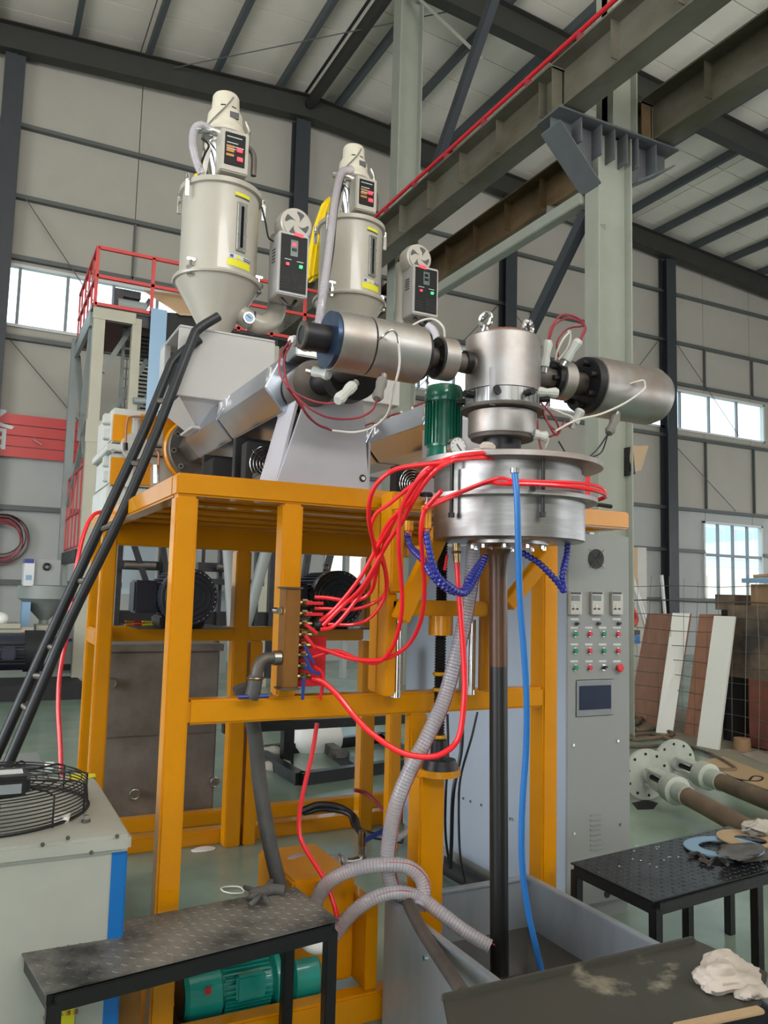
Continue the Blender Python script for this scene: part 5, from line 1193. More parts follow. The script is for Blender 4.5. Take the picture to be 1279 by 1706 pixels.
text('保 持 水 清 洁', .016, at(101, 1691, y=CY0+.008), (1, 0, 0), (0, 0, 1), 'red_wire', 'lettering', cl, .0004)
solo('sticker_smear', MB().prism([at(u, v, z=CZ+.001) for u, v in ((110, 1300), (120, 1289), (158, 1289), (160, 1294), (140, 1299))], (0, 0, .0008)), 'label_yellow', 'remains of a yellow sticker on the back of the chiller lid', 'sticker')
cg = thing('fan_cage', (.12, 3.05, CZ), 'black wire fan cage lying on the chiller', 'fan guard')
cc = V((at(30, 1358, z=CZ).x-.10, 3.02, CZ)); R = (at(138, 1330, z=CZ+.05)-cc).length
R = min(R, .34)
for k in range(9): MB().torus(cc+V((0, 0, .008+.011*k)), (0, 0, 1), R*(1-.004*k), .0022 if k else .006, 56, 5).build('cage_ring', 'black', cg)
for k in range(7): MB().torus(cc+V((0, 0, .10)), (0, 0, 1), R*(.92-.11*k), .0022, 48, 5).build('top_ring', 'black', cg)
for k in range(12):
    a = math.tau*k/12+.1; d = V((math.cos(a), math.sin(a), 0))
    MB().tube([cc+d*R+V((0, 0, .0)), cc+d*R+V((0, 0, .095)), cc+d*R*.9+V((0, 0, .105)), cc+d*R*.2+V((0, 0, .105))], .0035, 6, 0).build('spoke', 'black', cg)
mo = thing('fan_motor', cc+V((0, 0, .106)), 'black fan motor box with a silver rating plate on the wire cage', 'motor')
p0 = at(50, 1326, z=CZ+.11); mx0, my0 = p0.x, p0.y
MB().box(mx0-.16, mx0, my0, my0+.16, CZ+.108, CZ+.168).build('motor_box', 'black', mo, bevel=.012)
MB().box(mx0-.09, mx0-.025, my0-.001, my0, CZ+.120, CZ+.148).build('rating_plate', 'winmull', mo)
MB().box(mx0-.09, mx0-.02, my0+.05, my0+.11, CZ+.1681, CZ+.170).build('top_sticker', 'label_white', mo)
p = at(101, 1370, z=CZ); bc = thing('bottle_cap', p, 'white plastic bottle cap on the chiller lid', 'cap')
MB().lathe(p, (0, 0, 1), [(.024, .001), (.027, .006), (.026, .022), (.03, .024)], 24).build('cap_shell', 'white_plastic', bc)
p = at(143, 1370, z=CZ); bd = thing('small_bolt', p, 'small steel bolt and washer on the chiller lid', 'bolt')
MB().cyl(p+V((0, 0, .001)), p+V((0, 0, .008)), .014, n=16).build('washer', 'dull_steel', bd); MB().cyl(p+V((0, 0, .008)), p+V((0, 0, .022)), .009, n=6).build('bolt_head', 'steel', bd)

# ---------------------------------------------------------------- teal pump
pu = thing('water_pump', (1.1, 3.06, .012), 'teal electric water pump lying behind the left bench', 'pump')
PZ, PY = .135, 3.06
def pl(nm, prof, mt='teal', n=36): return MB().lathe((0, PY, PZ), (1, 0, 0), prof, n).build(nm, mt, pu)
pl('fan_cowl', [(.085, .77), (.098, .785), (.100, .90), (.095, .905)]); pl('cowl_grille', [(.0, .765), (.08, .767)], 'black')
pl('motor_body', [(.078, .905), (.078, 1.10)])
f = MB()
for k in range(32):
    a = math.tau*k/32; d = V((0, math.cos(a), math.sin(a))); q = V((0, PY, PZ))+d*.084; f.bar(q+V((.915, 0, 0)), q+V((1.09, 0, 0)), .005, .02, d)
f.build('cooling_fins', 'teal', pu)
pl('front_flange', [(.10, 1.10), (.115, 1.105), (.115, 1.125), (.09, 1.13)]); pl('pump_flange', [(.09, 1.14), (.12, 1.145), (.12, 1.16), (.10, 1.17)])
pl('volute', [(.10, 1.17), (.115, 1.18), (.115, 1.27), (.09, 1.29), (.04, 1.295)])
MB().box(.95, 1.06, PY-.105, PY-.07, PZ-.02, PZ+.07).build('terminal_box', 'teal', pu, bevel=.008)
MB().box(.93, 1.08, PY-.07, PY+.07, .013, PZ-.07).build('foot', 'teal', pu, bevel=.006)
MB().cyl((1.29, PY, PZ-.01), (1.36, PY, PZ+.0), .028, n=16).build('outlet', 'brass', pu); MB().box(1.31, 1.335, PY-.01, PY+.01, PZ+.03, PZ+.06).build('valve_handle', 'orange', pu)
MB().box(.835, .855, PY-.101, PY-.098, PZ+.03, PZ+.055).build('sticker', 'red', pu)
solo('floor_plate', MB().box(.74, 1.155, 2.95, 3.24, .0, .012), 'black', 'black plate under the teal pump', 'plate')
solo('pump_housing_cover', MB().prism([at(u, v, y=2.75) for u, v in ((193, 1660), (235, 1640), (235, 1720), (190, 1720))], (0, .04, 0)), 'bronze', 'orange-brown guard plate low beside the front left post', 'plate', bevel=.003)

# brass fitting and clear hoses
bf = thing('brass_valve', at(605, 1432, y=3.3), 'brass ball valve on a white elbow standing above the yellow box', 'valve')
MB().tube(H([(604, 1384, 3.3), (604, 1408, 3.3)]), .020, 14, 0).build('valve_body', 'brass', bf); MB().tube(H([(604, 1408, 3.3), (603, 1428, 3.3), (592, 1435, 3.3), (575, 1436, 3.3)]), .018, 14).build('elbow', 'steel', bf)
MB().bar(at(608, 1400, y=3.26), at(645, 1380, y=3.26), .02, .006, (0, 1, 0)).build('valve_handle', 'blue_handle', bf)
MB().torus(at(566, 1434, y=3.3), (1, 0, 0), .026, .004, 20).build('hose_clamp', 'steel', bf)
chose([(575, 1435, 3.3), (545, 1434, 3.3), (510, 1431, 3.28), (486, 1436, 3.25), (480, 1455, 3.2), (481, 1480, 3.15), (486, 1510, 3.05)], .025, 'clear ribbed hose from the brass valve down behind the left bench', stripe=False)
solo('black_hose', MB().tube(H([(487, 1468, 3.4), (520, 1460, 3.4), (560, 1452, 3.4), (600, 1448, 3.4)]), .02, 10), 'black_matte', 'black hose running low behind the clear hoses', 'hose')
chose([(790, 905, 2.62), (786, 960, 2.64), (775, 1030, 2.66), (758, 1100, 2.66), (738, 1170, 2.66), (710, 1230, 2.66), (682, 1285, 2.68), (660, 1340, 2.7), (649, 1395, 2.74), (646, 1440, 2.76), (655, 1478, 2.76), (672, 1492, 2.74)], .029, 'long clear ribbed hose from under the chamber down to the trough')
chose([(519, 1556, 2.95), (524, 1510, 2.92), (545, 1472, 2.86), (585, 1450, 2.80), (630, 1441, 2.74), (675, 1443, 2.70), (700, 1462, 2.68), (706, 1490, 2.66), (698, 1512, 2.64)], .027, 'clear ribbed hose arching highest over the trough corner')
chose([(556, 1560, 2.86), (580, 1528, 2.80), (615, 1500, 2.74), (655, 1487, 2.70), (695, 1494, 2.66), (735, 1522, 2.58), (775, 1552, 2.52), (816, 1577, 2.46)], .025, 'clear ribbed hose with red stripe dipping into the trough')
chose([(735, 1420, 2.95), (728, 1460, 2.95), (700, 1480, 2.9), (665, 1470, 2.9), (640, 1440, 2.92), (645, 1410, 2.95), (680, 1385, 3.0)], .013, 'thin loop of clear hose round the yellow pedestal foot', stripe=False)
solo('white_hose_end', MB().tube(H([(503, 1555, 2.9), (515, 1573, 2.88), (535, 1577, 2.88), (552, 1560, 2.88)]), .026, 14), 'white_plastic', 'white plastic pipe bend hanging below the left bench\'s right end', 'pipe')

# ---------------------------------------------------------------- red hoses
def red(pts, r, label, mt='red_hose', nm='red_hose'): solo(nm, MB().tube(H(pts), r, 10), mt, label, 'hose')
R1, R2 = .0078, .0068
red([(524, 995, 2.80), (545, 996, 2.79), (590, 1001, 2.75), (618, 985, 2.7), (630, 940, 2.6), (650, 880, 2.5), (680, 828, 2.4), (708, 783, 2.3), (755, 762, 2.22), (801, 755, 2.25), (840, 757, 2.35), (868, 765, 2.45)], R1, 'red hose from the top manifold valve over the chamber lid')
red([(524, 1014, 2.80), (545, 1014, 2.79), (590, 1015, 2.76), (630, 1000, 2.74), (645, 975, 2.70), (636, 925, 2.6), (618, 890, 2.55), (625, 858, 2.5), (650, 838, 2.45), (690, 805, 2.35)], R2, 'red hose from the second manifold valve curling left of the lift post')
red([(532, 1036, 2.78), (560, 1012, 2.74), (600, 962, 2.64), (632, 905, 2.54), (666, 850, 2.40), (690, 810, 2.32), (719, 780, 2.24), (760, 766, 2.22), (800, 763, 2.25), (826, 764, 2.3)], R1, 'red hose rising straight from the black coupling to the chamber lid, upper strand')
red([(538, 1042, 2.77), (570, 1010, 2.72), (605, 975, 2.62), (645, 905, 2.5), (668, 872, 2.42), (688, 835, 2.32), (706, 806, 2.26), (730, 780, 2.2), (752, 768, 2.2)], R1, 'red hose rising from the black coupling, middle strand')
red([(534, 1049, 2.77), (560, 1040, 2.74), (600, 990, 2.66), (627, 940, 2.58), (622, 905, 2.5), (614, 860, 2.4), (622, 815, 2.32), (654, 784, 2.25), (704, 774, 2.22), (750, 770, 2.2)], R1, 'red hose making the big outer loop left of the chamber')
red([(545, 1040, 2.78), (590, 1040, 2.76), (620, 1026, 2.72), (642, 990, 2.68), (641, 950, 2.62), (630, 912, 2.56), (648, 870, 2.46), (680, 838, 2.35), (705, 800, 2.27), (725, 785, 2.21)], R2, 'red hose sagging below the black motor then rising to the chamber')
red([(518, 1075, 2.80), (545, 1084, 2.77), (590, 1098, 2.72), (640, 1098, 2.66), (680, 1074, 2.6), (702, 1030, 2.52), (707, 980, 2.44), (704, 930, 2.36), (701, 885, 2.3), (708, 850, 2.27), (735, 818, 2.20)], R1, 'red hose swinging right in front of the lift gusset, outer curve')
red([(520, 1095, 2.80), (560, 1085, 2.77), (600, 1100, 2.72), (630, 1103, 2.68), (655, 1075, 2.6), (669, 1020, 2.52), (668, 960, 2.46), (664, 905, 2.4), (668, 850, 2.35), (690, 808, 2.28), (712, 785, 2.23)], R1, 'red hose swinging right in front of the lift gusset, inner curve')
cp = [at(706, 848, y=2.26)]+[V((1.775+.352*math.cos(t), 2.48+.352*math.sin(t), 1.972)) for t in [-2.45+.19*k for k in range(11)]]+[at(968, 842, y=2.36), at(950, 852, y=2.39)]
solo('red_hose', MB().tube(cp, R1, 10), 'red_hose', "red hose wrapped along the front of the chamber's middle flange", 'hose')
cp = [at(708, 842, y=2.27)]+[V((1.775+.350*math.cos(t), 2.48+.350*math.sin(t), 1.986+.004*math.sin(4*t))) for t in [-2.35+.19*k for k in range(10)]]
solo('red_hose', MB().tube(cp, .0055, 10), 'red_hose', 'thin red hose running beside the flange hose on the chamber front', 'hose')
red([(761, 935, 2.50), (764, 980, 2.50), (769, 1046, 2.50), (773, 1110, 2.5), (773, 1165, 2.5), (764, 1228, 2.51), (738, 1255, 2.53), (705, 1261, 2.56), (665, 1252, 2.60), (623, 1225, 2.66), (592, 1195, 2.71), (561, 1157, 2.75), (538, 1137, 2.78), (518, 1130, 2.79)], .0108, 'thick red hose from under the chamber sagging back to the lowest manifold valve')
red([(522, 1110, 2.79), (536, 1122, 2.8), (537, 1145, 2.8), (532, 1165, 2.81)], R2, 'short red hose dropping from the blue-handled valve')
red([(528, 1205, 3.0), (520, 1255, 3.0), (506, 1315, 3.0), (498, 1365, 3.0), (504, 1405, 2.98), (540, 1465, 2.9), (557, 1510, 2.86), (567, 1560, 2.84)], .0085, 'red hose hanging below the middle rail down to the pump')
red([(172, 852, 4.50), (156, 858, 4.45), (143, 880, 4.4), (132, 920, 4.35), (121, 985, 4.3), (113, 1050, 4.25), (100, 1120, 4.2), (97, 1180, 4.15), (100, 1235, 4.1), (102, 1290, 4.05), (106, 1350, 4.0)], .0105, 'red hose hanging from the frame\'s left rear corner down behind the chiller')
red([(283, 672, 4.6), (290, 684, 4.6), (296, 694, 4.6)], .02, 'short thick red hose by the left feed funnel')
brf = thing('brass_fitting', at(761, 920, y=2.5), 'brass quick coupling under the chamber feeding the thick red hose', 'fitting')
MB().tube(H([(760, 905, 2.5), (761, 937, 2.5)]), .014, 14, 0).build('coupling', 'brass', brf); MB().torus(at(760, 920, y=2.5), (0, 0, 1), .014, .005, 16).build('coupling_ring', 'brass', brf); MB().bar(at(745, 925, y=2.5), at(740, 950, y=2.5), .01, .006).build('lever', 'red', brf)
bh = thing('blue_hose', at(857, 785, y=2.15), 'bright blue hose hanging from the chamber rim down into the trough', 'hose')
MB().tube([at(857, 786, y=2.10), at(861, 830, y=2.085), at(863, 900, y=2.10), at(866, 1000, y=2.14), at(873, 1090, y=2.17), at(877, 1170, y=2.2), at(876, 1250, y=2.24), at(870, 1340, y=2.27), at(869, 1430, y=2.30), at(878, 1510, y=2.32), at(893, 1580, y=2.33), at(903, 1622, y=2.34)], .0105, 12).build('hose', 'blue_hose', bh)
MB().cyl(at(857, 780, y=2.10), at(857, 788, y=2.10), .015, n=14).build('ferrule', 'steel', bh)

# the narrow dark pipe ladder leaning at the left
ld = thing('pipe_ladder', at(8, 1285, y=4.0), 'narrow ladder of two bent dark pipes with short rungs, leaning at the left', 'ladder')
LA = [(332, 565), (292, 598), (278, 625), (238, 722), (174, 861), (98, 1027), (40, 1155), (-25, 1300), (-60, 1372)]
LB = [(364, 527), (330, 549), (318, 572), (262, 716), (203, 855), (118, 1030), (66, 1150), (8, 1285), (-28, 1360)]
MB().tube(H([(u, v, 3.93) for u, v in LA]), .0235, 12).build('side_pipe', 'pipe_dark', ld)
MB().tube(H([(u, v, 3.87) for u, v in LB]), .0235, 12).build('side_pipe', 'pipe_dark', ld)
for a, b in (((258, 668), (285, 668)), ((215, 770), (240, 775)), ((164, 884), (194, 872)), ((128, 968), (150, 968)), ((78, 1076), (96, 1082)), ((34, 1172), (52, 1186)), ((52, 1125), (76, 1128))): MB().tube([at(*a, y=3.93), at(*b, y=3.87)], .014, 8, 0).build('rung', 'dull_steel', ld)

# ================================================================ BACKGROUND LEFT: blown-film tower, machines, banner
tw = thing('film_tower', (1.7, 13, 0), 'tall cream and grey film tower with red railings behind the hoppers', 'tower')
YT = 13.0
def tp(u0, u1, v0, v1, nm='post', mt='tower_cream', y=YT, dep=.2): return pbox(u0, u1, v0, v1, y, dep, nm, mt, tw, 0)
xa = at(160, 620, y=YT).x
MB().box(xa-.08, xa+.09, YT, YT+.18, 0, at(170, 515, y=YT).z).build('post', 'tower_cream', tw, smooth=False)
xb = at(224, 620, y=YT).x
MB().box(xb-.07, xb+.07, YT, YT+.15, at(224, 690, y=YT).z, at(224, 530, y=YT).z).build('post', 'tower_cream', tw, smooth=False)
xc_ = at(452, 620, y=YT).x
MB().box(xc_-.1, xc_+.12, YT, YT+.2, 0, at(452, 575, y=YT).z).build('post', 'tower_cream', tw, smooth=False)
xk = at(120, 700, y=15.3).x
MB().box(xk-.08, xk+.06, 15.3, 15.45, 0, 6.05).build('post', 'tower_grey', tw, smooth=False)
MB().box(xc_-.1, xc_+.1, 15.3, 15.45, 0, 6.0).build('post', 'tower_grey', tw, smooth=False)
zt_ = at(165, 512, y=YT).z
for z, h_ in ((zt_, .18), (at(160, 700, y=YT).z, .35)):
    MB().box(xa-.1, xa+.55, YT-.01, YT+.01, z-h_, z).build('gusset_plate', 'tower_cream', tw, smooth=False)
MB().box(xa-.12, xc_+.3, YT, 15.4, zt_-.02, zt_+.06).build('platform_deck', 'dark_steel', tw, smooth=False)
MB().box(xa-.12, xa-.06, YT+.2, 15.4, zt_-.25, zt_-.02).build('platform_beam', 'tower_grey', tw, smooth=False)
MB().box(xa+.1, xc_+.1, YT+.02, YT+.12, zt_-.2, zt_-.02).build('platform_beam', 'dark_steel', tw, smooth=False)
MB().box(xa-.12, xa-.04, YT+.2, 15.4, 1.95, 2.15).build('platform_beam', 'dark_steel', tw, smooth=False)
for a, b in (((-.06, 13.2, 3.6), (-.06, 15.3, 5.7)), ((-.06, 15.3, 3.0), (-.06, 13.2, 4.2)), ((-.06, 13.3, 5.9), (-.06, 14.2, 4.0)), ((-.06, 15.2, 2.0), (-.06, 14.7, 0))): MB().bar((xa+a[0], a[1], a[2]), (xa+b[0], b[1], b[2]), .08, .08).build('brace', 'tower_grey', tw)
for a, b in (((245, 600), (165, 720)), ((290, 620), (205, 700)), ((250, 500), (170, 620))): MB().bar(at(*a, y=YT+.5), at(*b, y=YT+.5), .08, .08).build('brace', 'tower_grey', tw)
# red railings
rt_ = MATS['red_rail']
z1, z2 = at(165, 412, y=YT).z, at(165, 460, y=YT).z
xe = at(455, 470, y=YT).x
for z in (z1, z2, zt_+.05): MB().bar((xa-.08, YT, z), (xe+.9, YT, z), .05, .05).build('rail', rt_, tw)
for z in (z1, z2, zt_+.05): MB().bar((xa-.08, YT, z), (xa-.08, 15.4, z), .05, .05).build('rail', rt_, tw)
for x in (xa-.08, xa+.78, at(330, 470, y=YT).x, at(400, 470, y=YT).x, xe, xe+.6): MB().bar((x, YT, zt_), (x, YT, z1), .05, .05, (0, 1, 0)).build('rail_post', rt_, tw)
for y in (13.5, 14, 14.5, 15, 15.4): MB().bar((xa-.08, y, zt_), (xa-.08, y, z1), .03, .03, (0, 1, 0)).build('rail_post', rt_, tw)
for z in (2.2, 2.75, 3.45): MB().bar((xa-.08, YT+.2, z), (xa-.08, 15.3, z), .025, .03).build('rail', rt_, tw)
for y in (13.3, 13.8, 14.3, 14.8, 15.3): MB().bar((xa-.08, y, 2.2), (xa-.08, y, 3.45), .025, .025, (0, 1, 0)).build('rail_post', rt_, tw)
# ladder
for x in (at(204, 600, y=13.8).x, at(222, 600, y=13.8).x): MB().bar((x, 13.8, 3.6), (x, 13.8, zt_), .05, .05, (0, 1, 0)).build('ladder_side', 'tower_grey', tw)
lx0, lx1 = at(204, 600, y=13.8).x, at(222, 600, y=13.8).x
for k in range(14): MB().bar((lx0, 13.8, 3.7+.17*k), (lx1, 13.8, 3.7+.17*k), .03, .03).build('rung', 'tower_grey', tw)
for k in range(20): pbox(226, 250, 560+6.6*k, 562.5+6.6*k, 13.9, .03, 'slat', 'dark_steel', tw, 0)
# rolls, film and sheet on the tower
fs = thing('film_sheet', at(260, 520, y=12.9), 'blue film strip hanging from the film tower', 'film')
pbox(247, 274, 514, 700, 12.9, .02, 'strip', 'film_blue', fs, 0)
solo('dark_film_sheet', MB().prism([at(u, v, y=12.92) for u, v in ((275, 520), (345, 525), (345, 690), (272, 690))], (0, .02, 0)), 'black_matte', 'dark film sheet hanging beside the blue strip', 'film')
solo('tan_sheet', MB().quadbox([at(240, 486, y=13.3), at(300, 525, y=12.85), at(420, 532, y=12.85), at(410, 506, y=13.3)]+[p+V((0, 0, .03)) for p in (at(240, 486, y=13.3), at(300, 525, y=12.85), at(420, 532, y=12.85), at(410, 506, y=13.3))]), 'tan_sheet', 'tan board sloping on top of the film tower', 'board')
p = at(215, 500, y=13.2); rl = thing('film_roller', p, 'grey roller and brackets at the top left of the film tower', 'roller')
MB().cyl(at(196, 507, y=13.1), at(243, 515, y=13.1), .10, n=18).build('roller', 'tower_grey', rl); pbox(190, 205, 480, 510, 13.1, .15, 'roller_bracket', 'dark_steel', rl, 0); pbox(205, 235, 484, 496, 13.2, .15, 'roller_bracket', 'black', rl, 0)
solo('air_duct', MB().tube(H([(222, 667, 12.95), (250, 669, 12.95), (275, 672, 12.95)]), .05, 12), 'tower_grey', 'grey horizontal pipe behind the gearbox', 'pipe')
bn = thing('wall_banner', (.9, WY-.15, 3.6), 'red corrugated banner on the end wall at the left, with white lettering', 'banner')
bz0, bz1 = at(60, 764, y=WY-.2).z, at(60, 692, y=WY-.2).z
cor = [(0, 0), (.06, -.03), (.5, -.03), (.56, 0), (.62, -.03), (.80, -.03), (.86, 0), (1.0, 0)]
for k in range(4):
    za = bz0+(bz1-bz0)*k/4; zb_2 = bz0+(bz1-bz0)*(k+1)/4-.015
    MB().box(-3, 2.75, WY-.16, WY-.135, za, zb_2).build('strip', 'red_rail', bn, bevel=.006)
text('备', .95, (at(-19, 722, y=WY-.18).x, WY-.175, (bz0+bz1)/2+.05), (1, 0, 0), (0, 0, 1), 'label_white', 'lettering', bn, .004)
solo('taped_note', MB().bar(at(55, 733, y=WY-.18), at(69, 742, y=WY-.18), .16, .01, (0, 0, 1)), 'label_white', 'crooked white note taped on the red banner', 'paper')
co = thing('cable_coil', at(5, 900, y=WY-.15), 'dark cable coil hanging on the end wall at the left edge', 'cable coil')
for k in range(7): MB().torus(at(4+rnd.uniform(-3, 3), 897+rnd.uniform(-5, 8), y=WY-.2-.01*k), (0, 1, .1), .42+rnd.uniform(-.08, .05), .014, 30, 5).build('coil_turn', 'red_wire' if k % 3 else 'black', co)
# left background dryer-hopper machine
hm = thing('hopper_machine', at(70, 1120, y=13.4), 'grey hopper machine with blue-white side panel in the left background', 'machine')
YB = 13.2
pbox(56, 100, 932, 985, YB+.15, .5, 'rear_cabinet', 'cabinet', hm, 0); pbox(40, 57, 931, 976, YB+.1, .5, 'poster_panel', 'label_white', hm, 0); pbox(41, 57, 931, 938, YB+.09, .5, 'poster_band', 'blue_handle', hm, 0); pbox(43, 52, 958, 966, YB+.09, .5, 'poster_print', 'film_blue', hm, 0)
p = at(78, 944, y=YB+.12); MB().torus(p, (0, 1, 0), .045, .016, 20).build('dial', 'black', hm)
p = at(75, 1000, y=YB+.45); MB().lathe((p.x, p.y, 0), (0, 0, 1), [(.06, at(75, 1036, y=YB).z), (.36, at(75, 1000, y=YB).z), (.40, at(75, 998, y=YB).z), (.40, at(75, 976, y=YB).z), (.42, at(75, 975, y=YB).z)], 32).build('hopper', 'tower_grey', hm)
MB().lathe((p.x, p.y, 0), (0, 0, 1), [(.07, at(75, 1060, y=YB).z), (.07, at(75, 1034, y=YB).z)], 16).build('throat', 'tower_grey', hm)
pbox(60, 98, 1042, 1062, YB, .6, 'barrel_block', 'tower_cream', hm, 0); pbox(36, 50, 1003, 1046, YB+.05, .4, 'side_panel', 'film_blue', hm, 0)
gm2 = thing('gear_unit', at(20, 1125, y=12.6), 'cream gear unit with orange panel over a dark motor at the left edge', 'machine')
pbox(-30, 34, 1039, 1047, 12.7, .7, 'top_ledge', 'tower_cream', gm2, 0); pbox(-30, 34, 1047, 1067, 12.75, .6, 'gear_case', 'tower_cream', gm2, 0); pbox(34, 56, 1045, 1062, 12.74, .6, 'gear_case', 'cream', gm2, 0)
pbox(35, 47, 1053, 1062, 12.72, .1, 'orange_panel', 'orange', gm2, 0)
for u in (4, 20): pbox(u, u+6, 1056, 1064, 12.74, .02, 'recess', 'label_ink', gm2, 0)
for u, v, s in ((2, 1030, .13), (-12, 1027, .12), (12, 1036, .05)): 
    pass
solo('plastic_bag', MB().sphere(at(0, 1031, y=12.9), .12, 14, (1, 1, .8)), 'white_plastic', 'white plastic bag on the cream gear unit', 'bag')
mm2 = thing('drive_motor', at(30, 1120, y=12.3), 'large black drive motor with round drum low in the left background', 'motor')
p = at(38, 1088, y=12.3); MB().cyl(p+V((-.9, .3, 0)), p+V((.05, .3, 0)), .26, n=24).build('motor_body', 'motor_blue', mm2)
for k in range(7): pbox(-20, 42, 1072+5.5*k, 1074+5.5*k, 12.32, .03, 'fin', 'black', mm2, 0)
p = at(60, 1087, y=12.3); MB().cyl(p+V((-.14, .3, 0)), p+V((.12, .3, 0)), .29, n=30).build('drum', 'black_matte', mm2); pbox(3, 27, 1078, 1100, 12.15, .12, 'terminal_box', 'motor_blue', mm2, .02)
MB().box(-.6, 1.5, 12.2, 13.2, 0, .22).build('base', 'black_matte', mm2, smooth=False)
mc = thing('grey_machine', at(118, 1125, y=13.6), 'greenish grey machine cabinet behind the pipe ladder', 'machine')
pbox(92, 128, 1040, 1122, 13.4, .5, 'housing', 'tower_grey', mc, 0); pbox(114, 122, 1064, 1069, 13.38, .02, 'blue_plate', 'blue_handle', mc, 0); pbox(98, 118, 1107, 1117, 13.3, .5, 'recess', 'black', mc, 0)

# ================================================================ BACKGROUND RIGHT
def leanboard(nm, bl_, br_, tl, tr, mt, label, th=.03, dx=0, cat='board'):
    a, b = at(*bl_, z=0), at(*br_, z=0); c = at(*tr, y=b.y); d = at(*tl, y=a.y); o = V((dx, 0, 0))
    n = (b-a).cross(d-a).normalized()
    q = [p+o for p in (a, b, c, d)]; solo(nm, MB().quadbox(q+[p-n*th for p in q]), mt, label, cat, smooth=False)
leanboard('white_board', (1092, 1221), (1120, 1223), (1120, 1021), (1149, 1022), 'white_board', 'cream-white narrow board leaning on the fence, left one')
leanboard('white_board', (1160, 1243), (1196, 1250), (1189, 1026), (1223.5, 1027), 'white_board', 'white wide board leaning on the fence, right one')
leanboard('brown_board', (1030, 1192), (1100, 1222), (1062, 1022), (1132, 1022), 'brown_board', 'brown perforated board leaning behind the left white board', .02, .18)
leanboard('brown_board', (1124, 1224), (1170, 1238), (1150, 1023), (1208, 1023), 'brown_board', 'brown perforated board leaning between the two white boards', .02, .15)
fe = thing('mesh_fence', (7.62, 6.8, 0), 'wire mesh fence in front of the brown boards and rusty box', 'fence')
def fx(y, z): return 7.69+.02*math.sin(y*3)+.03*z
ys = [5.2+.18*k for k in range(19)]
for k, y in enumerate(ys):
    zt = 1.86+.05*math.sin(k*2.3); MB().tube([(fx(y, 0), y, 0.02), (fx(y, .9), y+.01*math.sin(k), .9), (fx(y, zt), y+.04*math.sin(k*1.7), zt)], .004, 4, 3).build('upright_wire', 'wire_mesh', fe)
for k in range(10):
    z = .15+.18*k; MB().tube([(fx(y, z), y, z+.008*math.sin(y*5+k)) for y in ys[::2]]+[(fx(ys[-1], z), ys[-1], z)], .004 if k != 8 else .008, 4, 2).build('cross_wire', 'wire_mesh', fe)
rbx = thing('rusty_tank', (8.3, 5.9, 0), 'big weathered steel box stained rust red at the right edge', 'tank')
MB().box(7.77, 9.4, 4.6, 6.55, .75, 1.56).build('upper_panel', 'rust', rbx, smooth=False)
MB().box(7.76, 9.4, 4.6, 6.28, .02, .75).build('lower_panel', 'rust_red', rbx, smooth=False)
MB().box(7.9, 9.4, 6.28, 6.75, 0, 1.50).build('dark_bay', 'black_matte', rbx, smooth=False)
solo('dark_crate', MB().box(7.88, 8.7, 6.56, 6.82, 1.50, 1.68), 'rust', 'dark brown box on the far end of the rusty steel box', 'box', smooth=False)
cbd = thing('cardboard_box', (8.4, 5.9, 1.56), 'torn cardboard box on top of the rusty steel box', 'box')
MB().box(7.85, 8.7, 5.4, 6.3, 1.561, 1.80).build('carton', 'cardboard', cbd, smooth=False)
MB().bar((7.83, 6.36, 1.84), (7.95, 5.2, 1.86), .12, .05).build('galvanised_strip', 'film_blue', cbd)
MB().bar((7.9, 6.3, 1.89), (8.2, 5.9, 1.93), .25, .03).build('flap', 'cardboard', cbd)
yc_ = thing('yellow_cabinet', (10, 12.4, 0), 'cream-yellow cabinet panel standing far behind the control cabinet', 'panel')
pbox(1045, 1062, 912, 990, 12.5, .5, 'door', 'tan_sheet', yc_, 0); pbox(1062, 1077, 912, 990, 12.5, .5, 'door', 'cream', yc_, 0)
MB().box(at(1045, 980, y=12.5).x, at(1077, 980, y=12.5).x, 12.5, 13, 0, at(1060, 990, y=12.5).z).build('stand', 'cream', yc_)
for k, (a, b) in enumerate((((1048, 945), (1072, 1020)), ((1049, 955), (1068, 1020)), ((1102, 958), (1107, 1020)))):
    a_ = at(*a, y=9.0); d = at(*b, y=9.0)-a_; b_ = a_+d*((a_.z-.02)/(-d.z)) if d.z < 0 else a_
    solo('leaning_bar', MB().bar(a_, b_, .035, .035), 'winframe', ('first thin white bar leaning behind the brown boards', 'second thin white bar leaning behind the brown boards', 'short white bar standing by the dark wall column')[k], 'bar')
solo('red_strap', MB().tube(H([(1049, 990, 8.5), (1052, 1010, 8.5), (1060, 1030, 8.5), (1056, 1042, 8.5)]), .03, 8), 'red_rail', 'red strap hanging right beside the control cabinet', 'strap')
bb = thing('blue_crate', (8.1, 9.2, .6), 'blue and black crate stack showing beside the control cabinet', 'crate'); pbox(1040, 1066, 1050, 1058, 9.0, .4, 'blue_crate_lid', 'black', bb, 0); pbox(1040, 1066, 1059, 1073, 9.0, .4, 'blue_bin', 'blue_panel', bb, 0)
MB().box(at(1040, 1075, y=9.1).x, at(1064, 1075, y=9.1).x, 9.1, 9.5, 0, at(1050, 1075, y=9.1).z).build('stand', 'cream', bb)
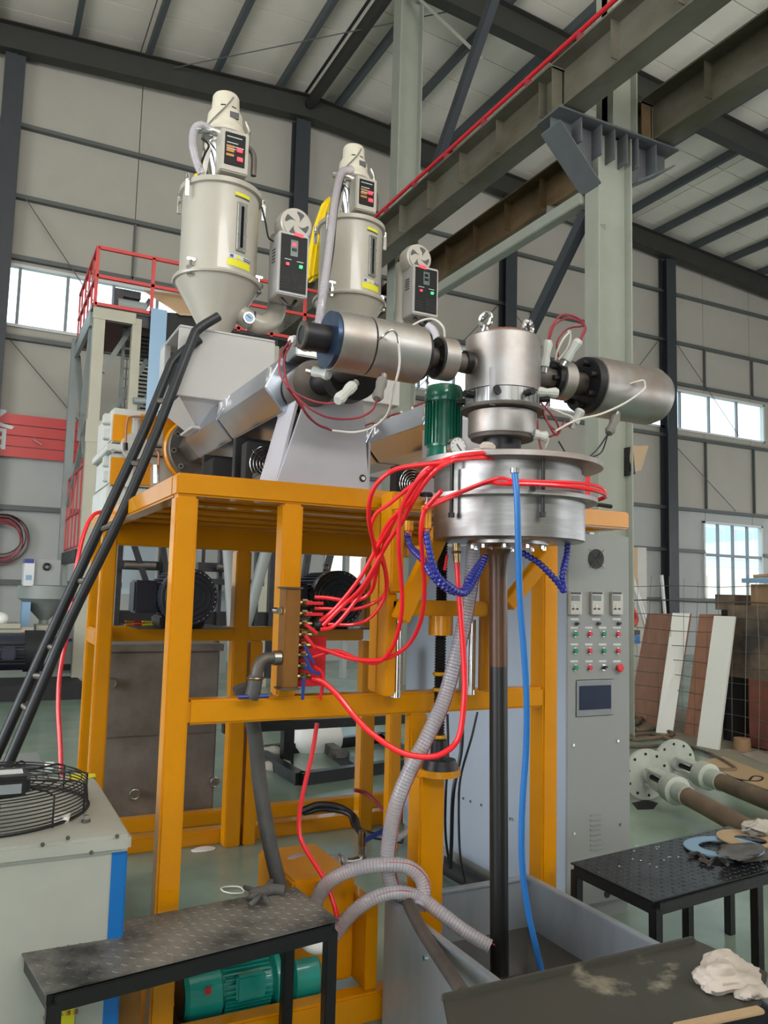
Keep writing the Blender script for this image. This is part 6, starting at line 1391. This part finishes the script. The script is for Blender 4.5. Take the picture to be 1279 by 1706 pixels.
# flanged pipes
def fpipe(c, end, label, R=.20, colr='pipe_rust'):
    c = V(c); e = V(end); d = (e-c).normalized(); t = thing('flanged_pipe', (c.x, c.y, 0), label, 'pipe')
    f = MB().lathe(c, d, [(R, 0), (R, .03)], 44).build('flange', 'pipe_white', t)
    x = d.cross(V((0, 0, 1))).normalized(); y = x.cross(d)
    for k in range(10):
        a = math.tau*k/10+.2; p = c+(x*math.cos(a)+y*math.sin(a))*R*.82; MB().cyl(p-d*.001, p-d*.003+d*.034, .012, n=10).build('bolt_hole', 'black', f)
        MB().cyl(p+d*.0301, p+d*.032, .012, n=10).build('bolt_hole', 'black', f)
    MB().lathe(c, d, [(.05, .03), (.05, .10)], 24).build('neck', 'pipe_white', t)
    MB().bar(c+d*.08+y*.06, c+d*.36+y*.06, .10, .02, y).build('yoke', 'pipe_white', t, bevel=.004); MB().bar(c+d*.08-y*.06, c+d*.36-y*.06, .10, .02, y).build('yoke', 'pipe_white', t, bevel=.004)
    MB().cyl(c+d*.08, c+d*.36, .02, n=10).build('spindle', 'dark_steel', t)
    MB().lathe(c, d, [(.06, .35), (.105, .36), (.108, .47), (.09, .48)], 28).build('collar', 'pipe_white', t)
    L = (e-c).length
    MB().lathe(c, d, [(.075, .48), (.075, .60)], 24).build('sleeve', 'pipe_white', t)
    MB().lathe(c, d, [(.066, .60), (.066, L*.72)], 24).build('pipe', colr, t); MB().lathe(c, d, [(.07, L*.72), (.07, L)], 24).build('pipe_end', 'blued' if colr == 'pipe_rust' else colr, t)
fpipe((4.93, 4.98, .205), (4.42, 3.12, .10), 'near flanged pipe on the floor with bluish burnt end')
fpipe((5.50, 5.23, .205), (5.15, 3.3, .11), 'far flanged pipe on the floor, rust brown, behind the near one', .20, 'rust')
for k, (pts, r, lb) in enumerate((([(1050, 1200), (1058, 1186), (1068, 1190), (1066, 1204), (1054, 1208), (1062, 1216), (1090, 1214), (1122, 1222), (1100, 1228), (1060, 1232), (1048, 1226), (1080, 1222), (1118, 1232)], .022, 'tangled brown hose on the floor at the foot of the brown boards'), ([(1048, 1244), (1090, 1243), (1130, 1240), (1180, 1255), (1222, 1278), (1215, 1283), (1190, 1280), (1170, 1270)], .018, 'brown hose looping on the floor beyond the flanges'), ([(1200, 1292), (1235, 1300), (1262, 1302), (1270, 1296), (1255, 1294), (1248, 1300)], .010, 'thin dark wire on the pale floor board'))):
    solo('floor_hose', MB().tube([at(u, v, z=r+.004) for u, v in pts], r, 8), 'rust' if k < 2 else 'black', lb, 'hose')
cr_ = thing('floor_boards', at(1250, 1290, z=0), 'pale flat boards on the floor behind the flanged pipes', 'boards')
MB().prism([at(u, v, z=.004) for u, v in ((1165, 1270), (1205, 1262), (1300, 1300), (1300, 1325), (1230, 1300))], (0, 0, .012)).build('board', 'tan_sheet', cr_); MB().prism([at(u, v, z=.004) for u, v in ((1235, 1258), (1262, 1252), (1300, 1268), (1300, 1284))], (0, 0, .012)).build('board', 'cream', cr_)
solo('concrete_strip', MB().prism([at(u, v, z=.001) for u, v in ((1048, 1170), (1300, 1200), (1300, 1330), (1180, 1250), (1048, 1206))], (0, 0, .002)), 'concrete', 'strip of bare grey-brown concrete along the fence foot', 'concrete strip', smooth=False)
p = at(1236, 1250, z=0); pt = thing('wooden_tub', p, 'small round wooden tub on the floor by the rusty box', 'tub'); MB().lathe(p, (0, 0, 1), [(.085, 0), (.09, .02), (.085, .13), (.075, .13)], 24).build('tub', 'cardboard', pt)
solo('oil_stain', MB().prism([at(u, v, z=.0008) for u, v in ((1052, 1338), (1075, 1332), (1096, 1338), (1088, 1348), (1062, 1349))], (0, 0, .0006)), 'black_matte', 'dark oil stain on the green floor beside the near flange', 'stain')
# lamp shade hanging behind the right barrel, red poster, items on the beam end
lm = thing('flood_lamp', at(1065, 765, y=7.2), 'brown flood lamp fixed to the big column\'s right side', 'lamp')
MB().quadbox([at(1078, 742, y=7.5), at(1080, 744, y=7.5), at(1068, 784, y=7.5), at(1064, 782, y=7.5), at(1050, 744, y=7.2), at(1052, 742, y=7.2), at(1056, 786, y=7.2), at(1048, 786, y=7.2)]).build('shade', 'tan_sheet', lm)
MB().prism([at(u, v, y=7.2) for u, v in ((1048, 745), (1054, 742), (1058, 790), (1048, 792))], (0, .3, 0)).build('lamp_body', 'dark_steel', lm)
rpz = thing('red_poster', at(972, 815, y=3.6), 'red and white packet standing behind the chamber\'s right side', 'packet')
qa, qb = at(958, 787, y=3.2), at(984, 815, y=3.2)
MB().box(qa.x, qb.x, 3.2, 3.23, 2.001, qa.z).build('white_back', 'label_white', rpz, bevel=.002); MB().box(qa.x+.01, qb.x-.01, 3.192, 3.2, 2.02, qa.z-.01).build('red_face', 'red', rpz)
solo('black_tool', MB().tube([at(965, 838, y=2.9), at(990, 840, y=2.9), at(1018, 844, y=2.9)], .010, 8).sphere(at(975, 838, y=2.9), .018, 10, (1.4, 1, .6)), 'black', 'black tool lying on the frame beam\'s right end', 'tool')
for u0, v0, u1, v1, lb in ((972, 884, 983, 896, 'pale bar standing slanted on the control cabinet top'),): solo('angle_bar', MB().bar(at(972, 862, y=3.5), at(984, 892, y=3.5), .03, .03), 'winframe', lb, 'bar')
solo('hanging_wire', MB().tube(H([(711, 560, 3.4), (712, 620, 3.4), (710, 702, 3.4)]), .005, 6), 'black', 'thin black wire hanging behind the left connecting pipe', 'wire')
